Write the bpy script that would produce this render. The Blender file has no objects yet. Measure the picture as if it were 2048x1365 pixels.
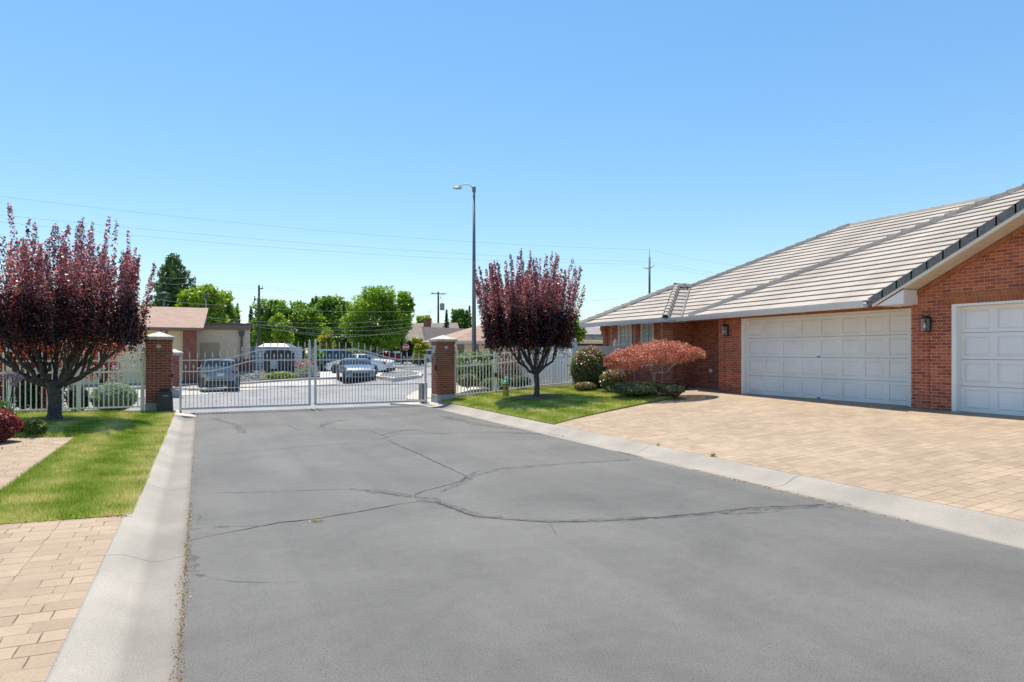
import bpy, bmesh, math, random
import numpy as np
from mathutils import Vector, Matrix
from mathutils.geometry import delaunay_2d_cdt
PI = math.pi
sc = bpy.context.scene
COL = sc.collection
rng = np.random.default_rng(7)
random.seed(7)

# ------------------------------------------------ camera, world, sun, exposure
F = 1310.0; HZ = 705.0; TH = math.atan(623 / F); CT, ST = math.cos(TH), math.sin(TH); EYE = 1.7
cam_d = bpy.data.cameras.new('camera'); cam = bpy.data.objects.new('camera', cam_d); COL.objects.link(cam)
cam.location = (0, 0, EYE); cam.rotation_euler = (PI / 2, 0, -TH)
cam_d.sensor_width = 36; cam_d.lens = 36 * F / 2048; cam_d.shift_y = (HZ - 682.5) / 2048
cam_d.clip_start = .1; cam_d.clip_end = 3000
sc.camera = cam
SUN_EL = math.radians(67)
w = bpy.data.worlds.new('World'); sc.world = w; w.use_nodes = True
nt = w.node_tree; nt.nodes.clear()
sky = nt.nodes.new('ShaderNodeTexSky'); sky.sky_type = 'NISHITA'; sky.sun_disc = False
sky.sun_elevation = SUN_EL; sky.sun_rotation = 0.0
sky.altitude = 300; sky.air_density = 1.25; sky.dust_density = 0.15; sky.ozone_density = 3.5
bg = nt.nodes.new('ShaderNodeBackground'); bg.inputs[1].default_value = 0.15
wo = nt.nodes.new('ShaderNodeOutputWorld')
hs = nt.nodes.new('ShaderNodeHueSaturation'); hs.inputs['Saturation'].default_value = 1.43
tn = nt.nodes.new('ShaderNodeVectorMath'); tn.operation = 'MULTIPLY'; tn.inputs[1].default_value = (.94, 1.04, 1.10)
gm = nt.nodes.new('ShaderNodeGamma'); gm.inputs[1].default_value = .65
nt.links.new(sky.outputs[0], gm.inputs[0]); nt.links.new(gm.outputs[0], hs.inputs['Color']); nt.links.new(hs.outputs[0], tn.inputs[0]); nt.links.new(tn.outputs[0], bg.inputs[0]); nt.links.new(bg.outputs[0], wo.inputs[0])
sl = bpy.data.lights.new('sun', 'SUN'); sl.energy = 3.7; sl.angle = math.radians(.5); sl.color = (1, .91, .80)
so = bpy.data.objects.new('sun', sl); COL.objects.link(so)
SD = Vector((.03 * math.cos(SUN_EL), -math.cos(SUN_EL), -math.sin(SUN_EL)))
so.rotation_euler = SD.to_track_quat('-Z', 'Y').to_euler()
sc.view_settings.view_transform = 'Standard'; sc.view_settings.look = 'None'
sc.view_settings.gamma = 1; sc.view_settings.exposure = 0.9
sc.render.engine = 'CYCLES'

# ------------------------------------------------ helpers
def ray(px, py):
    X = (px - 1024) / F
    return Vector((CT * X + ST, -ST * X + CT, (HZ - py) / F))
def at(px, py, D): return Vector((0, 0, EYE)) + ray(px, py) * D
def atz(px, py, z): r = ray(px, py); return at(px, py, (z - EYE) / r.z)
def ong(px, py, h):
    r = ray(px, py); D = 2.0
    while D < 400:
        p = at(px, py, D)
        if p.z <= h(p.x, p.y): break
        D += .05
    return at(px, py, D)
def lerp(a, b, t): return a + (b - a) * t
def smooth(t): t = max(0., min(1., t)); return t * t * (3 - 2 * t)
def pw(x, pts):
    if x <= pts[0][0]: return pts[0][1]
    for (a, b), (c, d) in zip(pts, pts[1:]):
        if x <= c: return lerp(b, d, smooth((x - a) / (c - a)))
    return pts[-1][1]
def s2l(c): return tuple(((v / 255) / 12.92 if v / 255 <= .04045 else ((v / 255 + .055) / 1.055) ** 2.4) for v in c)

def tag(o, label=None, cat=None, group=None, kind=None):
    if label: o['label'] = label
    if cat: o['category'] = cat
    if group: o['group'] = group
    if kind: o['kind'] = kind
    return o
def thing(name, label, cat, loc=(0, 0, 0), rz=0, group=None):
    o = bpy.data.objects.new(name, None); COL.objects.link(o); o.empty_display_size = .2
    o.location = loc; o.rotation_euler = (0, 0, rz)
    return tag(o, label, cat, group)
def copy_tree(o, parent=None):
    c = o.copy(); COL.objects.link(c); c.parent = parent
    for ch in list(o.children): copy_tree(ch, c)
    return c

class MB:
    def __init__(s): s.v = []; s.f = []; s.sm = []
    def add(s, vs, fs, sm=False):
        n = len(s.v); s.v += [tuple(p) for p in vs]; s.f += [tuple(i + n for i in f) for f in fs]; s.sm += [sm] * len(fs); return s
    def box(s, c, d, rz=0, bev=0):
        x, y, z = d[0] / 2, d[1] / 2, d[2] / 2; cr, sr = math.cos(rz), math.sin(rz)
        if bev <= 0:
            P = [(sx * x, sy * y, sz * z) for sz in (-1, 1) for sx, sy in ((-1, -1), (1, -1), (1, 1), (-1, 1))]
            Fc = [(3, 2, 1, 0), (4, 5, 6, 7), (0, 1, 5, 4), (1, 2, 6, 5), (2, 3, 7, 6), (3, 0, 4, 7)]
        else:
            b = bev; ring = lambda xx, yy, bb: [(xx - bb, -yy), (xx, -yy + bb), (xx, yy - bb), (xx - bb, yy), (-xx + bb, yy), (-xx, yy - bb), (-xx, -yy + bb), (-xx + bb, -yy)]
            P = []
            for (dz, ins) in ((-z, b), (-z + b, 0), (z - b, 0), (z, b)):
                P += [(a, c_, dz) for a, c_ in ring(x - ins, y - ins, max(b * .9, 1e-4))]
            Fc = [tuple(range(7, -1, -1)), tuple(range(24, 32))]
            for k in range(3):
                for i in range(8): Fc.append((k * 8 + i, k * 8 + (i + 1) % 8, k * 8 + 8 + (i + 1) % 8, k * 8 + 8 + i))
        return s.add([(c[0] + p[0] * cr - p[1] * sr, c[1] + p[0] * sr + p[1] * cr, c[2] + p[2]) for p in P], Fc)
    def b2(s, a, b): # box from min corner to max corner
        return s.box(((a[0] + b[0]) / 2, (a[1] + b[1]) / 2, (a[2] + b[2]) / 2), (abs(b[0] - a[0]), abs(b[1] - a[1]), abs(b[2] - a[2])))
    def tube(s, pts, rad, n=8, caps=True):
        pts = [Vector(p) for p in pts]
        if not hasattr(rad, '__len__'): rad = [rad] * len(pts)
        V = []; Fc = []; prev = None
        for i, p in enumerate(pts):
            d = (pts[min(i + 1, len(pts) - 1)] - pts[max(i - 1, 0)])
            if d.length < 1e-9: d = Vector((0, 0, 1))
            d.normalize()
            a = (prev - d * prev.dot(d)) if prev is not None else d.orthogonal()
            if a.length < 1e-6: a = d.orthogonal()
            a.normalize(); prev = a; b = d.cross(a)
            for k in range(n):
                t = 2 * PI * k / n; V.append(p + (a * math.cos(t) + b * math.sin(t)) * rad[i])
        for i in range(len(pts) - 1):
            for k in range(n): Fc.append((i * n + k, i * n + (k + 1) % n, (i + 1) * n + (k + 1) % n, (i + 1) * n + k))
        if caps: Fc.append(tuple(range(n - 1, -1, -1))); m = (len(pts) - 1) * n; Fc.append(tuple(m + k for k in range(n)))
        return s.add(V, Fc, True)
    def lathe(s, prof, c=(0, 0, 0), n=16, sc=(1, 1)): # prof (r,z) bottom to top
        V = []; Fc = []
        for r, z in prof:
            for k in range(n): t = 2 * PI * k / n; V.append((c[0] + r * math.cos(t) * sc[0], c[1] + r * math.sin(t) * sc[1], c[2] + z))
        for i in range(len(prof) - 1):
            for k in range(n): Fc.append((i * n + k, i * n + (k + 1) % n, (i + 1) * n + (k + 1) % n, (i + 1) * n + k))
        Fc.append(tuple(range(n - 1, -1, -1))); m = (len(prof) - 1) * n; Fc.append(tuple(m + k for k in range(n)))
        return s.add(V, Fc, True)
    def prism(s, poly, a, b): # poly: 3D points function list for side a and side b
        n = len(a); s.add(list(a) + list(b), [tuple(range(n - 1, -1, -1)), tuple(range(n, 2 * n))] + [(i, (i + 1) % n, n + (i + 1) % n, n + i) for i in range(n)])
        return s
    def ell(s, c, r, n=14, m=9, jit=0):
        V = [(c[0], c[1], c[2] - r[2])]; Fc = []
        for i in range(1, m):
            ph = -PI / 2 + PI * i / m
            for k in range(n):
                t = 2 * PI * k / n; j = 1 + jit * (random.random() - .5)
                V.append((c[0] + r[0] * math.cos(ph) * math.cos(t) * j, c[1] + r[1] * math.cos(ph) * math.sin(t) * j, c[2] + r[2] * math.sin(ph) * j))
        V.append((c[0], c[1], c[2] + r[2]))
        for k in range(n): Fc.append((0, 1 + (k + 1) % n, 1 + k))
        for i in range(m - 2):
            for k in range(n): Fc.append((1 + i * n + k, 1 + i * n + (k + 1) % n, 1 + (i + 1) * n + (k + 1) % n, 1 + (i + 1) * n + k))
        L = len(V) - 1
        for k in range(n): Fc.append((1 + (m - 2) * n + k, 1 + (m - 2) * n + (k + 1) % n, L))
        return s.add(V, Fc, True)
    def build(s, name, mat, parent=None, origin=None):
        me = bpy.data.meshes.new(name)
        V = s.v
        if origin is not None: V = [(p[0] - origin[0], p[1] - origin[1], p[2] - origin[2]) for p in V]
        me.from_pydata(V, [], s.f); me.polygons.foreach_set('use_smooth', s.sm)
        if isinstance(mat, (list, tuple)):
            for m in mat: me.materials.append(m)
        else: me.materials.append(mat)
        o = bpy.data.objects.new(name, me); COL.objects.link(o); o.parent = parent
        if origin is not None: o.location = origin
        return o
def link(name, me, parent=None, loc=None):
    o = bpy.data.objects.new(name, me); COL.objects.link(o); o.parent = parent
    if loc is not None: o.location = loc
    return o

def npmesh(name, V, nper, mat, parent=None, rnd=None):
    """mesh from (N*nper,3) vertices, faces of nper consecutive verts"""
    V = np.asarray(V, dtype=np.float32).reshape(-1, 3); nf = len(V) // nper
    me = bpy.data.meshes.new(name)
    me.vertices.add(len(V)); me.vertices.foreach_set('co', V.ravel())
    me.loops.add(nf * nper); me.loops.foreach_set('vertex_index', np.arange(nf * nper, dtype=np.int32))
    me.polygons.add(nf); me.polygons.foreach_set('loop_start', np.arange(0, nf * nper, nper, dtype=np.int32))
    a = me.attributes.new('rnd', 'FLOAT', 'FACE')
    a.data.foreach_set('value', (rng.random(nf) if rnd is None else rnd).astype(np.float32))
    me.update(calc_edges=True); me.materials.append(mat)
    o = bpy.data.objects.new(name, me); COL.objects.link(o); o.parent = parent
    return o
def leaf_quads(P, size, up=0.3, aspect=.6, N=None):
    n = len(P); P = np.asarray(P)
    d = rng.normal(size=(n, 3)); d /= np.linalg.norm(d, axis=1)[:, None]
    if N is None: m = rng.normal(size=(n, 3))
    else: m = np.asarray(N) + rng.normal(size=(n, 3)) * .7
    m[:, 2] += up
    m /= np.linalg.norm(m, axis=1)[:, None]
    b = np.cross(d, m); b /= np.linalg.norm(b, axis=1)[:, None] + 1e-9
    a = np.cross(m, b)
    s = size * (.6 + .8 * rng.random(n))[:, None] if not hasattr(size, '__len__') else np.asarray(size)[:, None]
    Q = np.stack([P - a * s * .5, P + b * s * aspect * .5 + m * s * .06, P + a * s * .5, P - b * s * aspect * .5 + m * s * .06], axis=1)
    return Q.reshape(-1, 3)

# ------------------------------------------------ materials
MATS = {}
def newmat(name):
    m = bpy.data.materials.new(name); m.use_nodes = True; nt = m.node_tree
    return m, nt, nt.nodes['Principled BSDF']
def N(nt, t, **kw):
    n = nt.nodes.new(t)
    for k, v in kw.items(): setattr(n, k, v)
    return n
def simple(name, col, rough=.6, metal=0, spec=.5, var=.12, scale=3, bump=0, bscale=40, col2=None, detail=6, coat=0, objsp=True):
    m, nt, b = newmat(name)
    tc = N(nt, 'ShaderNodeTexCoord' if objsp else 'ShaderNodeNewGeometry'); out = tc.outputs['Object'] if objsp else tc.outputs['Position']
    no = N(nt, 'ShaderNodeTexNoise'); no.inputs['Scale'].default_value = scale; no.inputs['Detail'].default_value = detail
    nt.links.new(out, no.inputs['Vector'])
    r = N(nt, 'ShaderNodeValToRGB'); e = r.color_ramp.elements
    c2 = col2 or tuple(v * (1 + var) for v in col); c1 = col if col2 else tuple(v * (1 - var) for v in col)
    e[0].position = .32; e[0].color = (*c1, 1); e[1].position = .68; e[1].color = (*c2, 1)
    nt.links.new(no.outputs[0], r.inputs[0]); nt.links.new(r.outputs[0], b.inputs['Base Color'])
    b.inputs['Roughness'].default_value = rough; b.inputs['Metallic'].default_value = metal
    b.inputs['Specular IOR Level'].default_value = spec; b.inputs['Coat Weight'].default_value = coat
    if bump:
        n2 = N(nt, 'ShaderNodeTexNoise'); n2.inputs['Scale'].default_value = bscale; n2.inputs['Detail'].default_value = 5
        nt.links.new(out, n2.inputs['Vector']); bp = N(nt, 'ShaderNodeBump'); bp.inputs['Strength'].default_value = bump; bp.inputs['Distance'].default_value = .02
        nt.links.new(n2.outputs[0], bp.inputs['Height']); nt.links.new(bp.outputs[0], b.inputs['Normal'])
    MATS[name] = m
    return m
def leafmat(name, cols, rough=.45, trans=.42, tcol=None, nscale=.0):
    """leaf material: per-leaf colour from the 'rnd' attribute, with translucency"""
    m, nt, b = newmat(name)
    a = N(nt, 'ShaderNodeAttribute', attribute_name='rnd')
    r = N(nt, 'ShaderNodeValToRGB'); r.color_ramp.interpolation = 'LINEAR'
    e = r.color_ramp.elements; n = len(cols)
    while len(e) < n: e.new(.5)
    for i, (p, c) in enumerate(cols): e[i].position = p; e[i].color = (*c, 1)
    nt.links.new(a.outputs['Fac'], r.inputs[0]); nt.links.new(r.outputs[0], b.inputs['Base Color'])
    b.inputs['Roughness'].default_value = rough; b.inputs['Specular IOR Level'].default_value = .5
    t = N(nt, 'ShaderNodeBsdfTranslucent')
    mm = N(nt, 'ShaderNodeMixRGB', blend_type='MULTIPLY'); mm.inputs[0].default_value = 1
    nt.links.new(r.outputs[0], mm.inputs[1]); mm.inputs[2].default_value = (*(tcol or (1.6, 1.7, .7)), 1)
    nt.links.new(mm.outputs[0], t.inputs[0])
    mx = N(nt, 'ShaderNodeMixShader'); mx.inputs[0].default_value = trans
    nt.links.new(b.outputs[0], mx.inputs[1]); nt.links.new(t.outputs[0], mx.inputs[2])
    nt.links.new(mx.outputs[0], nt.nodes['Material Output'].inputs[0])
    MATS[name] = m
    return m
def wallvec(nt):
    """vector (along wall, height) from world position and face normal"""
    g = N(nt, 'ShaderNodeNewGeometry'); sp = N(nt, 'ShaderNodeSeparateXYZ'); nt.links.new(g.outputs['Position'], sp.inputs[0])
    sn = N(nt, 'ShaderNodeSeparateXYZ'); nt.links.new(g.outputs['True Normal'], sn.inputs[0])
    ab = N(nt, 'ShaderNodeMath', operation='ABSOLUTE'); nt.links.new(sn.outputs[0], ab.inputs[0])
    gt = N(nt, 'ShaderNodeMath', operation='GREATER_THAN'); nt.links.new(ab.outputs[0], gt.inputs[0]); gt.inputs[1].default_value = .6
    mx = N(nt, 'ShaderNodeMix'); nt.links.new(gt.outputs[0], mx.inputs[0]); nt.links.new(sp.outputs[0], mx.inputs[2]); nt.links.new(sp.outputs[1], mx.inputs[3])
    cb = N(nt, 'ShaderNodeCombineXYZ'); nt.links.new(mx.outputs[0], cb.inputs[0]); nt.links.new(sp.outputs[2], cb.inputs[1])
    return cb.outputs[0], g
def brickmat(name, c1, c2, mortar, bw=.205, rh=.068, ms=.005, rough=.85, vert=False, bias=0, floor=False, rot=0, off=.5, varamt=.35, bump=.5, squash=1):
    m, nt, b = newmat(name)
    if floor:
        g = N(nt, 'ShaderNodeNewGeometry'); vec = g.outputs['Position']
    else: vec, g = wallvec(nt)
    mp = N(nt, 'ShaderNodeMapping'); nt.links.new(vec, mp.inputs[0]); mp.inputs['Rotation'].default_value = (0, 0, rot)
    dn = N(nt, 'ShaderNodeTexNoise'); dn.inputs['Scale'].default_value = 6; nt.links.new(vec, dn.inputs['Vector'])
    vm = N(nt, 'ShaderNodeMixRGB', blend_type='LINEAR_LIGHT'); vm.inputs[0].default_value = .006; nt.links.new(mp.outputs[0], vm.inputs[1]); nt.links.new(dn.outputs['Color'], vm.inputs[2])
    bt = N(nt, 'ShaderNodeTexBrick'); nt.links.new(vm.outputs[0], bt.inputs['Vector'])
    bt.offset = off; bt.squash = squash; bt.squash_frequency = 2
    bt.inputs['Color1'].default_value = (*c1, 1); bt.inputs['Color2'].default_value = (*c2, 1); bt.inputs['Mortar'].default_value = (*mortar, 1)
    bt.inputs['Scale'].default_value = 1; bt.inputs['Mortar Size'].default_value = ms; bt.inputs['Mortar Smooth'].default_value = .2
    bt.inputs['Bias'].default_value = bias; bt.inputs['Brick Width'].default_value = bw; bt.inputs['Row Height'].default_value = rh
    n1 = N(nt, 'ShaderNodeTexNoise'); n1.inputs['Scale'].default_value = 1.3 if floor else 2.2; n1.inputs['Detail'].default_value = 8; n1.inputs['Roughness'].default_value = .65; nt.links.new(vec, n1.inputs['Vector'])
    n2 = N(nt, 'ShaderNodeTexNoise'); n2.inputs['Scale'].default_value = 90; n2.inputs['Detail'].default_value = 3; nt.links.new(vec, n2.inputs['Vector'])
    ad = N(nt, 'ShaderNodeMath', operation='ADD'); nt.links.new(n1.outputs[0], ad.inputs[0]); nt.links.new(n2.outputs[0], ad.inputs[1])
    mr = N(nt, 'ShaderNodeMapRange'); nt.links.new(ad.outputs[0], mr.inputs[0]); mr.inputs[1].default_value = .6; mr.inputs[2].default_value = 1.4
    mr.inputs[3].default_value = 1 - varamt; mr.inputs[4].default_value = 1 + varamt
    mu = N(nt, 'ShaderNodeVectorMath', operation='MULTIPLY'); nt.links.new(bt.outputs[0], mu.inputs[0]); nt.links.new(mr.outputs[0], mu.inputs[1])
    outc = mu.outputs[0]
    if floor and name == 'paver':   # joints partly filled with sand: their darkness comes and goes
        nj = N(nt, 'ShaderNodeTexNoise'); nj.inputs['Scale'].default_value = 4.5; nj.inputs['Detail'].default_value = 3; nt.links.new(vec, nj.inputs['Vector'])
        mj = N(nt, 'ShaderNodeMapRange'); nt.links.new(nj.outputs[0], mj.inputs[0]); mj.inputs[1].default_value = .40; mj.inputs[2].default_value = .60; mj.inputs[3].default_value = .20; mj.inputs[4].default_value = .80
        fj = N(nt, 'ShaderNodeMath', operation='MULTIPLY'); nt.links.new(bt.outputs['Fac'], fj.inputs[0]); nt.links.new(mj.outputs[0], fj.inputs[1])
        ns_ = N(nt, 'ShaderNodeTexNoise'); ns_.inputs['Scale'].default_value = .7; ns_.inputs['Detail'].default_value = 9; ns_.inputs['Roughness'].default_value = .7; nt.links.new(vec, ns_.inputs['Vector'])
        ms_ = N(nt, 'ShaderNodeMapRange'); nt.links.new(ns_.outputs[0], ms_.inputs[0]); ms_.inputs[1].default_value = .35; ms_.inputs[2].default_value = .65; ms_.inputs[3].default_value = .91; ms_.inputs[4].default_value = 1.07
        m2_ = N(nt, 'ShaderNodeVectorMath', operation='MULTIPLY'); nt.links.new(outc, m2_.inputs[0]); nt.links.new(ms_.outputs[0], m2_.inputs[1])
        mxj = N(nt, 'ShaderNodeMixRGB'); nt.links.new(fj.outputs[0], mxj.inputs[0]); nt.links.new(m2_.outputs[0], mxj.inputs[1]); mxj.inputs[2].default_value = (.07, .05, .035, 1); outc = mxj.outputs[0]
    nt.links.new(outc, b.inputs['Base Color']); b.inputs['Roughness'].default_value = rough; b.inputs['Specular IOR Level'].default_value = .3
    iv = N(nt, 'ShaderNodeMath', operation='SUBTRACT'); iv.inputs[0].default_value = 1; nt.links.new(bt.outputs['Fac'], iv.inputs[1])
    a2 = N(nt, 'ShaderNodeMath', operation='MULTIPLY_ADD'); nt.links.new(n2.outputs[0], a2.inputs[0]); a2.inputs[1].default_value = .35; nt.links.new(iv.outputs[0], a2.inputs[2])
    bp = N(nt, 'ShaderNodeBump'); bp.inputs['Strength'].default_value = bump; bp.inputs['Distance'].default_value = .006
    nt.links.new(a2.outputs[0], bp.inputs['Height']); nt.links.new(bp.outputs[0], b.inputs['Normal'])
    MATS[name] = m
    return m

M_brick = brickmat('brick', (.50, .140, .066), (.27, .066, .040), (.50, .37, .27))
M_brickpier = brickmat('pier_brick', (.31, .085, .048), (.20, .05, .033), (.44, .37, .29))
M_soldier = brickmat('soldier_brick', (.42, .15, .06), (.32, .095, .042), (.36, .22, .13), bw=.068, rh=.4, ms=.004)
M_paver = brickmat('paver', (.385, .297, .205), (.315, .240, .165), (.35, .275, .19), bw=.30, rh=.17, ms=.0055, floor=True, varamt=.19, bump=.4, off=.42, squash=.62)
M_white = simple('white_paint', (.82, .80, .76), rough=.4, var=.03, scale=2)
M_vinyl = simple('vinyl', (.84, .81, .75), rough=.35, var=.03)
M_cream = simple('cream_paint', (.62, .55, .43), rough=.6, var=.05)
M_door = simple('garage_door_paint', (.80, .785, .765), rough=.42, var=.05, scale=1.2)
M_gutter = simple('gutter_metal', (.66, .67, .67), rough=.35, var=.04)
M_gate = simple('gate_paint', (.66, .65, .62), rough=.4, var=.06)
M_concrete = simple('concrete', (.42, .40, .355), rough=.85, var=.16, scale=1.6, bump=.25, bscale=120, detail=10)
M_caststone = simple('cast_stone', (.52, .49, .42), rough=.8, var=.15, scale=6, bump=.2)
M_black = simple('black_metal', (.012, .012, .013), rough=.35, var=.2)
M_darkplastic = simple('dark_plastic', (.035, .035, .038), rough=.5, var=.15)
M_rubber = simple('rubber', (.018, .018, .018), rough=.8)
M_bark = simple('plum_bark', (.085, .07, .062), rough=.9, var=.5, scale=14, bump=.8, bscale=30)
M_bark2 = simple('grey_bark', (.10, .08, .06), rough=.9, var=.4, scale=8, bump=.6)
M_rooftile = None
M_wood = simple('pole_wood', (.10, .085, .07), rough=.9, var=.2, scale=5)
M_steel = simple('galvanised_steel', (.16, .18, .19), rough=.5, metal=.4, var=.12)
M_mulch = simple('bark_mulch', (.11, .065, .04), rough=.95, var=.5, scale=30, bump=1, bscale=60)
M_glass_dark = simple('dark_glass', (.02, .025, .03), rough=.05, spec=1, var=.1)
M_chrome = simple('chrome', (.6, .6, .6), rough=.15, metal=1, var=.03)

def asphalt(name, c, dark):
    m, nt, b = newmat(name)
    g = N(nt, 'ShaderNodeNewGeometry')
    n1 = N(nt, 'ShaderNodeTexNoise'); n1.inputs['Scale'].default_value = 95; n1.inputs['Detail'].default_value = 4; n1.inputs['Roughness'].default_value = .8
    n2 = N(nt, 'ShaderNodeTexNoise'); n2.inputs['Scale'].default_value = .55; n2.inputs['Detail'].default_value = 7; n2.inputs['Roughness'].default_value = .6; n2.inputs['Distortion'].default_value = .6
    v = N(nt, 'ShaderNodeTexVoronoi'); v.inputs['Scale'].default_value = 160
    n4 = N(nt, 'ShaderNodeTexNoise'); n4.inputs['Scale'].default_value = 7; n4.inputs['Detail'].default_value = 6; n4.inputs['Roughness'].default_value = .7
    for n in (n1, n2, v, n4): nt.links.new(g.outputs['Position'], n.inputs['Vector'])
    r1 = N(nt, 'ShaderNodeValToRGB'); e = r1.color_ramp.elements; e[0].position = .25; e[0].color = (*dark, 1); e[1].position = .75; e[1].color = (*c, 1)
    nt.links.new(n1.outputs[0], r1.inputs[0])
    mr = N(nt, 'ShaderNodeMapRange'); nt.links.new(n2.outputs[0], mr.inputs[0]); mr.inputs[1].default_value = .3; mr.inputs[2].default_value = .7; mr.inputs[3].default_value = .80; mr.inputs[4].default_value = 1.14
    mr2 = N(nt, 'ShaderNodeMapRange'); nt.links.new(n4.outputs[0], mr2.inputs[0]); mr2.inputs[1].default_value = .3; mr2.inputs[2].default_value = .7; mr2.inputs[3].default_value = .92; mr2.inputs[4].default_value = 1.08
    mpw = N(nt, 'ShaderNodeMapping'); mpw.inputs['Scale'].default_value = (1.6, .12, 1); nt.links.new(g.outputs['Position'], mpw.inputs[0])
    n5 = N(nt, 'ShaderNodeTexNoise'); n5.inputs['Scale'].default_value = 1.2; n5.inputs['Detail'].default_value = 4; nt.links.new(mpw.outputs[0], n5.inputs['Vector'])
    mr5 = N(nt, 'ShaderNodeMapRange'); nt.links.new(n5.outputs[0], mr5.inputs[0]); mr5.inputs[1].default_value = .3; mr5.inputs[2].default_value = .7; mr5.inputs[3].default_value = .90; mr5.inputs[4].default_value = 1.08
    m0 = N(nt, 'ShaderNodeMath', operation='MULTIPLY'); nt.links.new(mr.outputs[0], m0.inputs[0]); nt.links.new(mr5.outputs[0], m0.inputs[1])
    mm = N(nt, 'ShaderNodeMath', operation='MULTIPLY'); nt.links.new(m0.outputs[0], mm.inputs[0]); nt.links.new(mr2.outputs[0], mm.inputs[1])
    mu = N(nt, 'ShaderNodeVectorMath', operation='MULTIPLY'); nt.links.new(r1.outputs[0], mu.inputs[0]); nt.links.new(mm.outputs[0], mu.inputs[1])
    # sparse dark specks in the surface
    vr = N(nt, 'ShaderNodeMath', operation='GREATER_THAN'); sp = N(nt, 'ShaderNodeSeparateColor'); nt.links.new(v.outputs['Color'], sp.inputs[0]); nt.links.new(sp.outputs[0], vr.inputs[0]); vr.inputs[1].default_value = .990
    mx = N(nt, 'ShaderNodeMixRGB'); nt.links.new(vr.outputs[0], mx.inputs[0]); nt.links.new(mu.outputs[0], mx.inputs[1]); mx.inputs[2].default_value = (*[x * .30 for x in c], 1)
    nt.links.new(mx.outputs[0], b.inputs['Base Color']); b.inputs['Roughness'].default_value = .75; b.inputs['Specular IOR Level'].default_value = .35
    bp = N(nt, 'ShaderNodeBump'); bp.inputs['Strength'].default_value = .5; bp.inputs['Distance'].default_value = .006
    nt.links.new(n1.outputs[0], bp.inputs['Height']); nt.links.new(bp.outputs[0], b.inputs['Normal'])
    return m
M_asphalt = asphalt('asphalt', (.207, .203, .186), (.056, .055, .050))
M_asphalt2 = asphalt('street_asphalt', (.30, .292, .28), (.20, .195, .188))

def curbmat():
    m = simple('curb_concrete', (.325, .298, .25), rough=.85, var=.14, scale=1.3, bump=.3, bscale=140, detail=10, objsp=False)
    nt = m.node_tree; b = nt.nodes['Principled BSDF']; src = b.inputs['Base Color'].links[0].from_socket
    g = N(nt, 'ShaderNodeNewGeometry'); s = N(nt, 'ShaderNodeSeparateXYZ'); nt.links.new(g.outputs['Position'], s.inputs[0])
    wob = N(nt, 'ShaderNodeTexNoise'); wob.inputs['Scale'].default_value = 1.5; nt.links.new(g.outputs['Position'], wob.inputs['Vector'])
    a = N(nt, 'ShaderNodeMath', operation='MULTIPLY_ADD'); nt.links.new(wob.outputs[0], a.inputs[0]); a.inputs[1].default_value = .12; nt.links.new(s.outputs[1], a.inputs[2])
    mo = N(nt, 'ShaderNodeMath', operation='PINGPONG'); nt.links.new(a.outputs[0], mo.inputs[0]); mo.inputs[1].default_value = 1.53
    lt = N(nt, 'ShaderNodeMath', operation='LESS_THAN'); nt.links.new(mo.outputs[0], lt.inputs[0]); lt.inputs[1].default_value = .006
    n3 = N(nt, 'ShaderNodeTexNoise'); n3.inputs['Scale'].default_value = 200; n3.inputs['Detail'].default_value = 2; nt.links.new(g.outputs['Position'], n3.inputs['Vector'])
    mr = N(nt, 'ShaderNodeMapRange'); nt.links.new(n3.outputs[0], mr.inputs[0]); mr.inputs[1].default_value = .3; mr.inputs[2].default_value = .7; mr.inputs[3].default_value = .70; mr.inputs[4].default_value = 1.2
    bx_ = N(nt, 'ShaderNodeMapRange'); nt.links.new(s.outputs[0], bx_.inputs[0]); bx_.inputs[1].default_value = -.44; bx_.inputs[2].default_value = -.36; bx_.inputs[3].default_value = 1.08; bx_.inputs[4].default_value = .80
    bm_ = N(nt, 'ShaderNodeMath', operation='MULTIPLY'); nt.links.new(bx_.outputs[0], bm_.inputs[0]); nt.links.new(mr.outputs[0], bm_.inputs[1])
    rt_ = N(nt, 'ShaderNodeMath', operation='GREATER_THAN'); nt.links.new(s.outputs[0], rt_.inputs[0]); rt_.inputs[1].default_value = 3
    bs_ = N(nt, 'ShaderNodeMix'); nt.links.new(rt_.outputs[0], bs_.inputs[0]); nt.links.new(bm_.outputs[0], bs_.inputs[2]); nt.links.new(mr.outputs[0], bs_.inputs[3])
    mu = N(nt, 'ShaderNodeVectorMath', operation='MULTIPLY'); nt.links.new(src, mu.inputs[0]); nt.links.new(bs_.outputs[0], mu.inputs[1])
    mx = N(nt, 'ShaderNodeMixRGB'); nt.links.new(lt.outputs[0], mx.inputs[0]); nt.links.new(mu.outputs[0], mx.inputs[1]); mx.inputs[2].default_value = (.10, .085, .065, 1)
    nt.links.new(mx.outputs[0], b.inputs['Base Color'])
    return m
M_curb = curbmat()

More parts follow.
